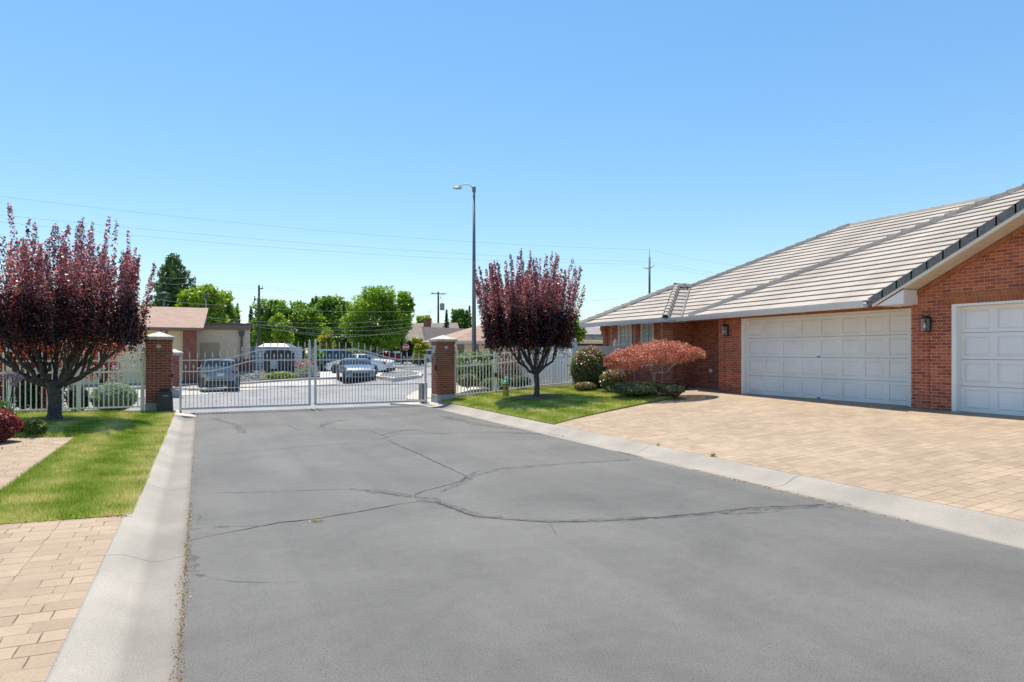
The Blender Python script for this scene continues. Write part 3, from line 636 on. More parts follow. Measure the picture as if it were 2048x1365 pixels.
# ------------------------------------------------ double gate
def picket_mesh(z0, z1, tw=.018, tip='spear', knob=None):
    mb = MB(); mb.box((0, 0, (z0 + z1) / 2), (tw, tw, z1 - z0))
    if tip == 'spear': mb.lathe([(tw * .5, 0), (tw * 1.15, .025), (tw * 1.2, .035), (tw * .6, .05), (tw * .9, .065), (0.001, .14)], (0, 0, z1), 6)
    if tip == 'fleur':
        mb.lathe([(tw * .5, 0), (tw * 1.5, .02), (tw * 1.5, .03), (tw * .8, .045), (tw * 1.2, .06), (0.001, .11)], (0, 0, z1), 6)
        mb.box((0, 0, z1 + .035), (tw * 4.6, tw * .8, .018))
    if knob: mb.lathe([(tw * .5, 0), (tw * 1.3, .018), (tw * 1.3, .03), (tw * .5, .048)], (0, 0, knob), 6)
    return mb
def gate_leaf(x0, x1, mir, label):
    root = thing('gate_leaf', label, 'gate', (x0, YG + .02, 0), group='double driveway gate')
    W = x1 - x0; sx = (lambda u: u) if not mir else (lambda u: W - u)
    r1 = lambda u: 1.475 + .305 * smooth((u - .85) / 1.5); r2 = lambda u: 1.158 + .31 * smooth((u - .62) / 1.5)
    f = MB()
    f.box((sx(.03), 0, .83), (.06, .05, 1.50)); f.box((sx(W - .035), 0, 1.0), (.07, .05, 1.80)); f.box((W / 2, 0, .125), (W - .10, .045, .06)); f.build('frame', M_gate, root)
    t = MB(); t.lathe([(.03, 0), (.045, .02), (.03, .05), (.035, .07), (.001, .20)], (sx(W - .035), 0, 1.90), 8); t.build('finial', M_gate, root)
    for nm, fn in (('top_rail', r1), ('upper_rail', r2)):
        mb = MB(); us = np.linspace(.06, W - .07, 30); V = []; Fc = []
        for u in us:
            for dy, dz in ((-.018, -.016), (.018, -.016), (.018, .016), (-.018, .016)): V.append((sx(u), dy, fn(u) + dz))
        for i in range(len(us) - 1):
            for k in range(4):
                q = (i * 4 + k, i * 4 + (k + 1) % 4, i * 4 + 4 + (k + 1) % 4, i * 4 + 4 + k); Fc.append(q if mir else q[::-1])
        mb.add(V, Fc); mb.build(nm, M_gate, root)
    MB().box((W / 2, 0, .685), (W - .13, .02, .03)).build('middle_rail', M_gate, root)
    n = 35; gap = (W - .13) / n
    for i in range(1, n):
        u = .06 + gap * i
        if i % 2: o = picket_mesh(.15, r2(u) + .09, .014, 'fleur', .30 if i % 4 == 1 else .52).build('short_picket', M_gate, root)
        else: o = picket_mesh(.15, r1(u) + .10, .016, 'spear').build('picket', M_gate, root)
        o.location = (sx(u), 0, 0)
    return root
GL = gate_leaf(-.53, 3.00, False, 'left leaf of the pale grey spear topped gate hinged on the left pier')
GR = gate_leaf(3.10, 6.63, True, 'right leaf of the pale grey spear topped gate hinged on the right pier')
# hinge brackets
MB().box((0, 0, 0), (.34, .05, .03)).build('hinge', M_gate, GL).location = (-.10, 0, 1.62)
MB().box((0, 0, 0), (.34, .05, .03)).build('hinge', M_gate, GR).location = (3.60, 0, 1.62)
# operators
op = thing('gate_operator', 'black gate opener housing standing against the left brick pier', 'gate opener', (-.86, 19.90, .07))
b = MB(); w2, d2, H = .185, .15, .60
ring = lambda w_, d_, z, c: [(-w_ + c, -d_, z), (w_ - c, -d_, z), (w_, -d_ + c, z), (w_, d_ - c, z), (w_ - c, d_, z), (-w_ + c, d_, z), (-w_, d_ - c, z), (-w_, -d_ + c, z)]
V = []
for w_, d_, z, c in [(.195, .16, 0, .03), (.19, .155, .2, .03), (.178, .145, .5, .035), (.165, .13, .575, .04), (.13, .09, .60, .04)]: V += ring(w_, d_, z, c)
Fc = [tuple(range(7, -1, -1)), tuple(range(32, 40))] + [(k * 8 + i, k * 8 + (i + 1) % 8, k * 8 + 8 + (i + 1) % 8, k * 8 + 8 + i) for k in range(4) for i in range(8)]
b.add(V, Fc).build('housing', M_darkplastic, op)
MB().box((0, .02, .63), (.24, .12, .05), bev=.01).build('top_cover', M_black, op)
MB().box((.02, -.148, .47), (.13, .008, .028)).build('name_plate', simple('pink_plate', (.45, .30, .28), rough=.4), op)
MB().box((.0, -.162, .06), (.10, .006, .03)).build('badge', simple('dark_red_badge', (.12, .03, .06), rough=.4), op)
MB().box((0, 0, -.05), (.5, .42, .08)).build('pad', M_concrete, op)
arm = thing('actuator_ram', 'long grey actuator arm running from the opener to the left gate leaf', 'gate actuator', (-.75, 20.12, .67))
MB().tube([(0, .0, 0), (.5, .05, 0.0)], .018, 8).build('rod', M_gate, arm)
MB().tube([(.45, .05, 0), (1.35, .15, 0.005)], .035, 10).build('cylinder', M_gate, arm)
MB().box((1.38, .18, .02), (.10, .12, .05), bev=.008).build('bracket', M_gate, arm)
op2 = thing('gate_operator', 'grey upright gate opener box behind the right gate leaf', 'gate opener', (6.78, 20.95, .02))
MB().box((-.10, 0, .33), (.22, .30, .62), bev=.015).build('housing', simple('grey_box', (.17, .17, .17), rough=.5), op2)
MB().box((-.10, 0, .655), (.24, .32, .03)).build('lid', M_gate, op2)
MB().tube([(-.1, -.05, .66), (-.9, -.35, .66), (-1.1, -.45, .66)], .02, 8).build('arm', M_gate, op2)
sw = thing('gate_latch_box', 'small black box hanging on the left pier beside the hinge', 'latch box', (-.69, 20.10, 1.06))
MB().box((0, 0, 0), (.05, .05, .10), bev=.008).build('body', M_black, sw); MB().box((0, .03, .03), (.06, .02, .02)).build('bracket', M_black, sw)

# ------------------------------------------------ picket fences in the gate line
PK = {}
def pk(kind, zb, zt):
    k = (kind, round(zt - zb, 2))
    if k not in PK: PK[k] = picket_mesh(0, zt - zb, .028, kind).build('picket', M_vinyl); 
    return PK[k]
def fence(name, xs_post, ybase, zb, ht, label, mat=M_vinyl, hts=(1.10, .80)):
    root = thing(name, label, 'fence', (xs_post[0], ybase, 0))
    X0 = xs_post[0]
    for i, x in enumerate(xs_post):
        z0 = zb(x); b = MB(); b.box((0, 0, (ht + .08) / 2 - .05), (.095, .095, ht + .18)); po = b.build('post', mat, root); po.location = (x - X0, 0, z0)
        MB().lathe([(.05, 0), (.062, .01), (.062, .03), (.045, .04), (.058, .075), (.05, .11), (.001, .17)], (0, 0, ht + .12), 10).build('post_cap', mat, po)
    for a, c in zip(xs_post, xs_post[1:]):
        for nm, zz, th in (('rail', hts[0] + .18, .05), ('rail', hts[1] + .18, .05), ('bottom_rail', .04, .035)):
            mb = MB(); z1, z2 = zb(a), zb(c); x1, x2 = a - X0 + .05, c - X0 - .05
            mb.add([(x1, -.02, z1 + zz), (x2, -.02, z2 + zz), (x2, .02, z2 + zz), (x1, .02, z1 + zz), (x1, -.02, z1 + zz + th), (x2, -.02, z2 + zz + th), (x2, .02, z2 + zz + th), (x1, .02, z1 + zz + th)],
                   [(3, 2, 1, 0), (4, 5, 6, 7), (0, 1, 5, 4), (1, 2, 6, 5), (2, 3, 7, 6), (3, 0, 4, 7)])
            mb.build(nm, mat, root)
        n = 13
        for i in range(1, n):
            x = a + (c - a) * i / n; long_ = (i % 2 == 1)
            src = PKL if long_ else PKS
            o = link('picket' if long_ else 'short_picket', src, root, (x - X0, 0, zb(x) + .03))
    return root
tmp = picket_mesh(0, 1.37, .026, 'spear').build('picket', M_vinyl); PKL = tmp.data; bpy.data.objects.remove(tmp)
tmp = picket_mesh(0, 1.04, .026, 'fleur').build('short_picket', M_vinyl); PKS = tmp.data; bpy.data.objects.remove(tmp)
fence('picket_fence', [-1.42, -2.88, -4.36, -5.84, -7.32], 20.35, lambda x: .17, 1.43, 'white picket fence running left from the left gate pier behind the purple tree')
fence('picket_fence', [7.58, 9.05, 10.56, 12.10], 20.35, lambda x: .22 + .33 * smooth((x - 7.5) / 4.6), 1.43, 'white picket fence running right from the right gate pier behind the hydrant')
# white privacy fences
def privacy(p0, p1, z0, z1, h, posts, label):
    root = thing('privacy_fence', label, 'fence', (p0[0], p0[1], 0)); a = Vector((0, 0, 0)); b = Vector((p1[0] - p0[0], p1[1] - p0[1], 0)); d = b.normalized(); n = Vector((-d.y, d.x, 0)) * .02
    mb = MB(); 
    for (za, zb_, th) in ((.06, h - .1, .018), (h - .1, h + .02, .028), (.0, .1, .028)):
        q = Vector((-d.y, d.x, 0)) * th; Z = lambda p, z: Vector((p.x, p.y, z))
        mb.prism(None, [Z(a - q, z0 + za), Z(b - q, z1 + za), Z(b - q, z1 + zb_), Z(a - q, z0 + zb_)], [Z(a + q, z0 + za), Z(b + q, z1 + za), Z(b + q, z1 + zb_), Z(a + q, z0 + zb_)])
    mb.build('panel', M_vinyl, root)
    for t in posts:
        p = a.lerp(b, t); z = lerp(z0, z1, t); po = MB().box((0, 0, (h + .12) / 2 - .03), (.125, .125, h + .2)).build('post', M_vinyl, root); po.location = (p.x, p.y, z)
        MB().box((0, 0, h + .15), (.15, .15, .025)).lathe([(.05, 0), (.075, .03), (.07, .07), (.001, .17)], (0, 0, h + .16), 8).build('post_cap', M_vinyl, po)
    return root
privacy((12.18, 20.35), (14.55, 20.6), .52, .5, 1.40, [0, .8], 'solid white privacy fence between the picket fence and the brick house')
privacy((12.10, 20.5), (12.10, 25.4), .52, .4, 1.40, [.25, .6, 1], 'solid beige white privacy fence running back from the fence corner')

# ------------------------------------------------ brick house with garages
house = thing('brick_house', 'red brick house with tan tile roof and two white garage doors beside the paver driveway', 'house', (14.3, 12, .5))
HO = Vector((14.3, 12, .5))
def hb(name, mb, mat, parent=house):
    mb.v = [(p[0] - HO.x, p[1] - HO.y, p[2] - HO.z) for p in mb.v]
    return mb.build(name, mat, parent)
ZF, ZE = .5, 2.82
SOF = 2.76
# walls -----------------------------------------------------------------
def wall_x(x, y0, y1, z0, z1, holes, th=.22):
    """wall whose face looks toward -x, with rectangular openings (ya,yb,za,zb)"""
    mb = MB(); ys_ = sorted(set([y0, y1] + [v for h in holes for v in h[:2]])); zs_ = sorted(set([z0, z1] + [v for h in holes for v in h[2:]]))
    for a, b in zip(ys_, ys_[1:]):
        run = None
        for c, d in zip(zs_, zs_[1:]):
            if any(h[0] <= a + 1e-6 and b <= h[1] + 1e-6 and h[2] <= c + 1e-6 and d <= h[3] + 1e-6 for h in holes): continue
            mb.b2((x, a, c), (x + th, b, d))
    return mb
D1 = (9.34, 14.20); D1z = 2.63
g1 = wall_x(14.17, 8.8, 15.16, .2, SOF, [(8.8, 14.30, .2, 2.675)])
g1.b2((14.39, 14.94, .2), (15.45, 15.16, SOF))
hb('garage_wall', g1, M_brick)
hb('soldier_course', MB().b2((14.150, 9.1, 2.68), (14.168, 15.17, SOF)), M_soldier)
# quoin-like vertical joint strip on the garage corner
hb('corner_pilaster', MB().b2((14.14, 14.98, .45), (14.17, 15.19, SOF)), M_brick)
gw = wall_x(13.82, 1.9, 9.02, .2, SOF, [(3.2, 8.20, .2, 2.675)])
gw.b2((14.04, 8.82, .2), (14.5, 9.02, SOF)); hb('gable_garage_wall', gw, M_brick)
gt = MB(); gt.prism(None, [(13.82, y_, z_) for y_, z_ in ((9.02, SOF), (9.02, 2.96), (5.46, 2.96 + .52 * 3.56), (1.9, 2.96), (1.9, SOF))], [(14.02, y_, z_) for y_, z_ in ((9.02, SOF), (9.02, 2.96), (5.46, 2.96 + .52 * 3.56), (1.9, 2.96), (1.9, SOF))]); hb('gable_wall', gt, M_brick)
hb('door_header', MB().b2((13.805, 3.05, 2.68), (13.819, 8.42, 2.90)), M_soldier)
# raking brick course under the gable soffit
rb = MB(); L = math.hypot(3.6, 3.6 * .52)
for sgn, y0 in ((1, 9.02),):
    a = (13.79, 9.0, SOF + .02); e = (13.79, 5.46, SOF + .02 + .52 * 3.54); hgt = .10
    rb.prism(None, [(13.79, 9.0, 2.86), (13.79, 5.46, 2.86 + .52 * 3.54), (13.79, 5.46, 2.955 + .52 * 3.54), (13.79, 9.0, 2.955)], [(13.82, 9.0, 2.86), (13.82, 5.46, 2.86 + .52 * 3.54), (13.82, 5.46, 2.955 + .52 * 3.54), (13.82, 9.0, 2.955)])
hb('raking_course', rb, M_soldier)
# raised brick strip beside the lantern (front pier has a projecting half)
pj = MB(); z = .47; k = 0
while z < 2.62:
    pj.b2((13.80, 8.66 - (.0 if k % 5 else .03), z), (13.822, 9.035, min(z + .061, 2.7))); z += .068; k += 1
hb('brick_quoin', pj, M_brick)
# bay / entry walls
W1 = (20.10, 20.97, 1.62, 2.74); W2 = (18.80, 19.53, 1.2, 2.74)
bw_ = wall_x(14.50, 17.76, 21.93, .1, SOF, [(W1[0], W1[1], W1[2], SOF), (W2[0], W2[1], W2[2], SOF)]); hb('bay_wall', bw_, M_brick)
hb('entry_wall', MB().b2((14.72, 17.76, .1), (15.67, 17.98, SOF)).b2((15.45, 15.16, .1), (15.67, 17.76, SOF)), M_brick)
hb('side_wall', MB().b2((14.72, 21.71, .1), (20, 21.93, SOF)).b2((19.8, -4, .1), (20, 21.71, SOF)).b2((14.1, 1.7, .1), (19.8, 1.9, SOF)), M_brick)
cb = MB()
for i, z in enumerate(np.arange(.1, 2.7, .068)):
    cb.b2((14.44 - (.05 if z > 2.3 else 0) - (.05 if z > 2.5 else 0), 21.70, z), (14.499, 21.96 + (.05 if z > 2.3 else 0), z + .063))
hb('corner_pilaster', cb, M_brick)
jt = MB()
for y in (21.45, 19.93, 18.33): jt.b2((14.495, y, .4), (14.505, y + .025, SOF))
hb('control_joint', jt, M_cream)
# windows
def window(W, name, shut):
    y0, y1, z0, z1 = W; f = MB(); fw = .05
    f.b2((14.48, y0, z0), (14.56, y0 + fw, z1)).b2((14.48, y1 - fw, z0), (14.56, y1, z1)).b2((14.48, y0 + fw, z0), (14.56, y1 - fw, z0 + fw)).b2((14.48, y0 + fw, z1 - fw), (14.56, y1 - fw, z1))
    fr = hb(name, f, M_white)
    if shut:
        s = MB(); n = int((z1 - z0 - .1) / .065)
        for i in range(n):
            z = z0 + .06 + i * .065
            for a, b in ((y0 + fw + .02, (y0 + y1) / 2 - .015), ((y0 + y1) / 2 + .015, y1 - fw - .02)):
                s.prism(None, [(14.525, a, z), (14.528, a, z + .006), (14.568, a, z + .055), (14.565, a, z + .049)], [(14.525, b, z), (14.528, b, z + .006), (14.568, b, z + .055), (14.565, b, z + .049)])
        s.b2((14.515, (y0 + y1) / 2 - .012, z0 + fw), (14.53, (y0 + y1) / 2 + .012, z1 - fw))
        sh = s.build('shutter', M_white, fr); sh.location = -HO
        hbk = MB().b2((14.60, y0, z0), (14.62, y1, z1)).build('backing', M_glass_dark, fr); hbk.location = -HO
    else:
        g = MB().b2((14.535, y0 + fw, z0 + fw), (14.545, y1 - fw, z1 - fw)).build('pane', M_pane, fr); g.location = -HO
        mn = MB()
        for k in (1, 2):
            y = lerp(y0 + fw, y1 - fw, k / 3); mn.b2((14.515, y - .012, z0 + fw), (14.534, y + .012, z1 - fw))
            z = lerp(z0 + fw, z1 - fw, k / 3); mn.b2((14.512, y0 + fw, z - .012), (14.515, y1 - fw, z + .012))
        q = mn.build('muntin', M_white, fr); q.location = -HO
        q = MB().b2((14.62, y0, z0), (14.64, y1, z1)).build('blind', M_cream, fr); q.location = -HO
M_pane, nt_, b_ = newmat('window_pane'); b_.inputs['Base Color'].default_value = (.8, .82, .84, 1); b_.inputs['Roughness'].default_value = .03; b_.inputs['Alpha'].default_value = .35; b_.inputs['Specular IOR Level'].default_value = .9
window(W1, 'window', False); window(W2, 'shuttered_window', True)
hb('window_sill', MB().b2((14.44, 20.05, 1.55), (14.50, 21.02, 1.62)), M_white)
# garage doors: relief panels
def garage_door(x, y0, y1, z0, z1, nc, label, nr=4):
    root = thing('garage_door', None, None, (x - HO.x, y0 - HO.y, z0 - HO.z)); root.parent = house
    if label: root['label'] = label
    W = y1 - y0; H = z1 - z0
    ch = H / nr
    for r_ in range(nr):
        mb = MB(); za, zb_ = r_ * ch + .004, (r_ + 1) * ch - .004; cw = W / nc
        ys_ = [0]; 
        # build section face with recessed frames round raised panels
        def q(ya, yb, a, b, xa, xb=None):
            pass
        # backing slab
        mb.b2((.020, 0, za), (.05, W, zb_))
        for c in range(nc):
            a, b = c * cw + .07, (c + 1) * cw - .07; c0, c1 = za + .07, zb_ - .07
            # stile/rail frame proud by 12 mm
            mb.b2((0, c * cw, za), (.020, a, zb_)); mb.b2((0, b, za), (.020, (c + 1) * cw, zb_)); mb.b2((0, a, za), (.020, b, c0)); mb.b2((0, a, c1), (.020, b, zb_))
            # raised bevelled centre
            i = .045; V = [(.020, a + .01, c0 + .01), (.020, b - .01, c0 + .01), (.020, b - .01, c1 - .01), (.020, a + .01, c1 - .01), (.001, a + i, c0 + i), (.001, b - i, c0 + i), (.001, b - i, c1 - i), (.001, a + i, c1 - i)]
            mb.add(V, [(3, 7, 4, 0), (0, 4, 5, 1), (1, 5, 6, 2), (2, 6, 7, 3), (7, 6, 5, 4)])
        mb.build('door_section', M_door, root)
    MB().b2((.0, 0, -.02), (.05, W, .002)).build('weather_seal', M_rubber, root)
    if nc == 8:
        MB().box((-.006, W * .5, .03), (.010, .09, .03), bev=.004).build('scuff_mark', M_darkplastic, root)  # dark scuff at the foot of the door, added as a small block
        MB().box((-.012, W * .5, ch * 2 + .02), (.03, .10, .02), bev=.004).build('handle', simple('door_scuff', (.12, .12, .12), rough=.5), root)
    return root
garage_door(14.30, D1[0], D1[1], .50, 2.63, 8, None)
garage_door(13.97, 3.25, 8.11, .48, 2.63, 8, None)
def door_frame(x0, x1, y0, y1, z0, z1, fw):
    f = MB(); f.b2((x0, y1, z0), (x1, y1 + fw, z1 + .045)).b2((x0, y0 - fw, z0), (x1, y0, z1 + .045)).b2((x0, y0, z1), (x1, y1, z1 + .045)); return f
hb('door_frame', door_frame(14.165, 14.36, D1[0], D1[1], .49, 2.63, .10), M_white)
hb('door_frame', door_frame(13.81, 14.03, 3.25, 8.11, .47, 2.63, .09), M_white)
# lanterns
def lantern(x, y, z):
    r = thing('wall_lantern', None, None, (x - HO.x, y - HO.y, z - HO.z)); r.parent = house
    fr = MB(); fr.box((-.012, 0, 0), (.024, .115, .30)); fr.box((-.10, 0, .165), (.15, .06, .035))
    a, b, zt, zb_ = .065, .062, .13, -.145
    for sx_ in (-1, 1):
        for sy_ in (-1, 1): fr.box((-.12 + sx_ * a, sy_ * b, (zt + zb_) / 2), (.012, .012, zt - zb_))
    fr.box((-.12, 0, zt + .008), (.155, .15, .018)); fr.box((-.12, 0, zb_ - .005), (.145, .14, .014)); fr.box((-.12, 0, zt + .03), (.09, .09, .03))
    fr.build('frame', M_black, r)
    g = MB(); g.box((-.12, 0, (zt + zb_) / 2), (.118, .112, zt - zb_ - .01)); g.build('glass', M_lampglass, r)
    MB().tube([(-.12, 0, .10), (-.12, 0, .03)], .018, 8).build('socket', M_black, r)
    MB().ell((-.12, 0, -.03), (.032, .032, .055), 10, 7).build('bulb', M_bulb, r)
M_lampglass, nt_, b_ = newmat('lamp_glass'); b_.inputs['Base Color'].default_value = (.9, .9, .9, 1); b_.inputs['Roughness'].default_value = .02; b_.inputs['Alpha'].default_value = .12; b_.inputs['Specular IOR Level'].default_value = .6
M_bulb = simple('bulb', (.75, .74, .70), rough=.2)
lantern(14.17, 14.86, 2.34); lantern(13.80, 8.66, 2.28)
hb('outlet', MB().b2((14.47, 17.6, 1.0), (14.5, 17.6, 1.0)).b2((15.43, 16.9, 1.02), (15.45, 17.02, 1.14)), M_white)
hb('house_number', MB().b2((15.425, 15.5, 2.2), (15.45, 15.56, 2.5)), M_black)
# roof --------------------------------------------------------------------
def clip(poly, f):
    out = []
    for i in range(len(poly)):
        a, b = poly[i], poly[(i + 1) % len(poly)]; fa, fb = f(a), f(b)
        if fa >= 0: out.append(a)
        if (fa > 0) != (fb > 0) and abs(fa - fb) > 1e-9: t = fa / (fa - fb); out.append((a[0] + (b[0] - a[0]) * t, a[1] + (b[1] - a[1]) * t))
    return out
def roof_plane(poly, e, q, pitch=.52, z0=ZE, expo=.30, lift=.034, mb=None, side=True):
    """poly in xy; e = point on the eave, q = unit vector into the roof. Tile courses are real steps."""
    mb = mb or MB(); dist = lambda p: (p[0] - e[0]) * q[0] + (p[1] - e[1]) * q[1]
    dm = max(dist(p) for p in poly); k = 0
    while k * expo < dm:
        a, b = k * expo, (k + 1) * expo
        pl = clip(clip(poly, lambda p: dist(p) - a), lambda p: b + .02 - dist(p))
        k += 1
        if len(pl) < 3: continue
        def top(p): d = dist(p); return z0 + pitch * d + lift * (1 - (d - a) / expo)
        ar = sum(pl[i][0] * pl[(i + 1) % len(pl)][1] - pl[(i + 1) % len(pl)][0] * pl[i][1] for i in range(len(pl)))
        if ar < 0: pl = pl[::-1]
        n = len(pl); V = [(p[0], p[1], top(p)) for p in pl]; mb.add(V, [tuple(range(n))])
        lo = [i for i in range(n) if abs(dist(pl[i]) - a) < 1e-4 and abs(dist(pl[(i + 1) % n]) - a) < 1e-4]
        for i in lo:
            p0, p1 = pl[i], pl[(i + 1) % n]
            dx, dy = q[0] * .05, q[1] * .05; s_ = pitch * .05; th = .020
            mb.add([(p0[0], p0[1], top(p0) - th), (p1[0], p1[1], top(p1) - th), (p1[0], p1[1], top(p1)), (p0[0], p0[1], top(p0)),
                    (p0[0] + dx, p0[1] + dy, top(p0) - th + s_ - .01), (p1[0] + dx, p1[1] + dy, top(p1) - th + s_ - .01), (p0[0] + dx, p0[1] + dy, top(p0) - lift - .03 + s_), (p1[0] + dx, p1[1] + dy, top(p1) - lift - .03 + s_)], [(0, 1, 2, 3), (4, 5, 1, 0), (6, 7, 5, 4)])
    return mb
def unit(a): l = math.hypot(*a); return (a[0] / l, a[1] / l)
R = MB()
# bay roof: front, right and left slopes
bx, by0, by1 = 13.80, 17.27, 22.55; hw = (by1 - by0) / 2; apx = (bx + hw, (by0 + by1) / 2)
roof_plane([(bx, by0), (bx, by1), apx], (bx, by0), (1, 0), mb=R)
roof_plane([(bx, by0), apx, (17.4, apx[1]), (14.45, by0)], (bx, by0), (0, 1), mb=R)
roof_plane([(bx, by1), apx, (17.3, apx[1]), (24, by1)], (bx, by1), (0, -1), mb=R)
# main roof
Vp = (17.07, 19.89); RS = (21.0, 15.96)
roof_plane([(14.45, 17.27), Vp, RS, (21, -6), (14.45, -6)], (14.45, 0), (1, 0), mb=R)
roof_plane([Vp, RS, (27.5, 22.5), (19.7, 22.5)], (0, 22.5), (0, -1), mb=R)
roof_plane([RS, (27.55, 22.5), (27.55, -6), (21, -6)], (27.55, 0), (-1, 0), mb=R, expo=1.2)
# garage roof (front slope)
E0 = (13.86, 16.15); E1 = (13.26, 9.6); ev = unit((E1[0] - E0[0], E1[1] - E0[1])); q1 = (-ev[1], ev[0])
if q1[0] < 0: q1 = (-q1[0], -q1[1])
Hh = (E0[0] + (ev[0] + q1[0]) * 6.5, E0[1] + (ev[1] + q1[1]) * 6.5)
g_top = (E0[0] + ev[0] * 14 + q1[0] * 6.5, E0[1] + ev[1] * 14 + q1[1] * 6.5)
roof_plane([E0, E1, (17.5, 5.36), (18.4, 2.5), g_top, Hh], E0, q1, mb=R)
qs = (-ev[0], -ev[1])
roof_plane([E0, Hh, (E0[0] + q1[0] * 6.6, E0[1] + q1[1] * 6.6)], E0, ev, mb=R, expo=1.0)
# gable roof over the second garage
gy, gx0 = 5.5, 13.32
roof_plane([(gx0, 9.6), (19.5, 9.6), (19.5, gy), (gx0, gy)], (0, 9.6), (0, -1), mb=R, expo=.6)
roof_plane([(gx0, 1.4), (gx0, gy), (19.5, gy), (19.5, 1.4)], (0, 1.4), (0, 1), mb=R, expo=.6)
hb('roof', R, M_tile)
# hip and ridge caps
def caps(p0, p1, n=None, w_=.17, r_=.07, base=.07, name='hip_cap', mat=None, steep=1.0):
    p0, p1 = Vector(p0), Vector(p1); L = (p1 - p0).length; n = n or int(L / .36); d = (p1 - p0).normalized()
    s = Vector((-d.y, d.x, 0)).normalized(); up = s.cross(d).normalized()
    if up.z < 0: up = -up
    mb = MB()
    for i in range(n):
        a = p0.lerp(p1, i / n) - d * .03; b = p0.lerp(p1, (i + 1) / n)
        for (q0, lift0, q1_, lift1) in ((a, .035, b, .0),):
            ws = w_ * 1.0
            P = []
            for q, lf, ww in ((a, base + .045, ws), (b, base + .012, ws * .88)):
                c = q + up * lf
                P += [c - s * ww - up * .085 * steep, c - s * ww * .45 + up * r_ * .55, c + up * r_ * .7, c + s * ww * .45 + up * r_ * .55, c + s * ww - up * .085 * steep]
            P += [p - up * .035 for p in P]
            f = [(i_, i_ + 1, 6 + i_, 5 + i_) for i_ in range(4)] + [(10, 11, 1, 0), (11, 12, 2, 1), (12, 13, 3, 2), (13, 14, 4, 3)] + [(0, 5, 15, 10), (4, 14, 19, 9)]
            mb.add(P, f)
    return mb
def addcaps(*a, **k): hb('hip_caps', caps(*a, **k), M_tile)
az = ZE + .52 * hw
addcaps((bx, by0, ZE), (apx[0], apx[1], az), w_=.14, base=.05); addcaps((bx, by1, ZE), (apx[0], apx[1], az), w_=.13)
addcaps((apx[0] - .05, apx[1], az), (17.2, apx[1], az), n=2)
addcaps((Vp[0], Vp[1], az), (RS[0], RS[1], 6.23), w_=.10, base=.04); addcaps((RS[0], RS[1], 6.23), (21, -5, 6.23), w_=.10, base=.0)
addcaps((E0[0], E0[1], ZE), (Hh[0], Hh[1], ZE + .52 * 6.5), w_=.095, base=.05)
# valley strip between bay roof and main roof
vs = MB(); a = Vector((14.45, 17.27, ZE + .05)); b = Vector((17.07, 19.89, az + .05)); s = Vector((.02, -.02, 0)); vs.prism(None, [a - s, a + s, b + s, b - s], [p + Vector((0, 0, .01)) for p in (a - s, a + s, b + s, b - s)]); hb('valley_flashing', vs, M_tileedge)
# gable rake: tiles darkened for shade, barge board, soffit and boxed return
rk = MB(); n = 13; y0, z0 = 9.66, ZE - .045; run = 9.66 - gy
for i in range(n):
    ya, yb = y0 - run * i / n, y0 - run * (i + 1) / n - .03; za, zb_ = z0 + .52 * (y0 - ya), z0 + .52 * (y0 - yb)
    j = .008
    lo = -.07; hi = .10
    rk.prism(None, [(gx0 - .05, ya, za + lo), (gx0 - .05, yb, zb_ + lo - .0), (gx0 - .05, yb, zb_ + hi), (gx0 - .05, ya, za + hi + j)], [(gx0 + .10, ya, za + lo), (gx0 + .10, yb, zb_ + lo), (gx0 + .10, yb, zb_ + hi), (gx0 + .10, ya, za + hi + j)])
hb('rake_tiles', rk, M_raketile)
bb = MB(); zz = lambda y: 2.72 + .52 * (9.58 - y)
bb.prism(None, [(gx0 - .02, 9.58, zz(9.58) - .02), (gx0 - .02, gy, zz(gy) - .05), (gx0 - .02, gy, zz(gy) + .05), (gx0 - .02, 9.58, zz(9.58) + .05)], [(gx0 + .02, 9.58, zz(9.58) - .02), (gx0 + .02, gy, zz(gy) - .05), (gx0 + .02, gy, zz(gy) + .05), (gx0 + .02, 9.58, zz(9.58) + .05)])
hb('barge_board', bb, M_white)
rt = MB(); rt.prism(None, [(gx0 + .03, 9.52, 2.72), (gx0 + .03, 8.90, 2.72), (gx0 + .03, 8.90, zz(8.90) - .05), (gx0 + .03, 9.52, zz(9.52) - .04)], [(14.16, 9.52, 2.72), (14.16, 8.90, 2.72), (14.16, 8.90, zz(8.90) - .05), (14.16, 9.52, zz(9.52) - .04)])
hb('cornice_return', rt, M_white)
sf = MB(); sf.prism(None, [(gx0 + .02, 8.89, zz(8.89) - .045), (gx0 + .02, gy, zz(gy) - .045), (gx0 + .02, gy, zz(gy) - .02), (gx0 + .02, 8.89, zz(8.89) - .02)], [(13.83, 8.89, zz(8.89) - .045), (13.83, gy, zz(gy) - .045), (13.83, gy, zz(gy) - .02), (13.83, 8.89, zz(8.89) - .02)])
hb('gable_soffit', sf, M_cream)
# soffits and gutters
def gutter(pts, name='gutter', h=.13, w_=.11, z=ZE):
    mb = MB()
    for a, b in zip(pts, pts[1:]):
        a, b = Vector((*a, z)), Vector((*b, z)); d = (b - a).normalized(); n = Vector((d.y, -d.x, 0))   # n: outward
        A = lambda p, o, dz: p + n * o + Vector((0, 0, dz))
        prof = [(0, -h), (w_ * .65, -h), (w_ * .95, -h * .45), (w_ * .98, -.012), (w_ * 1.06, -.008), (w_ * 1.06, .006), (w_ * .90, .006), (w_ * .88, -.05), (0, -.05)]
        V = [A(p, o, dz) for p in (a, b) for o, dz in prof]; m_ = len(prof)
        mb.add(V, [(i, (i + 1) % m_, m_ + (i + 1) % m_, m_ + i) for i in range(m_)] + [tuple(range(m_)), tuple(range(2 * m_ - 1, m_ - 1, -1))])
    return mb
def fix(mb): return mb
gp = [(bx, by1 + .02), (bx, by0)]
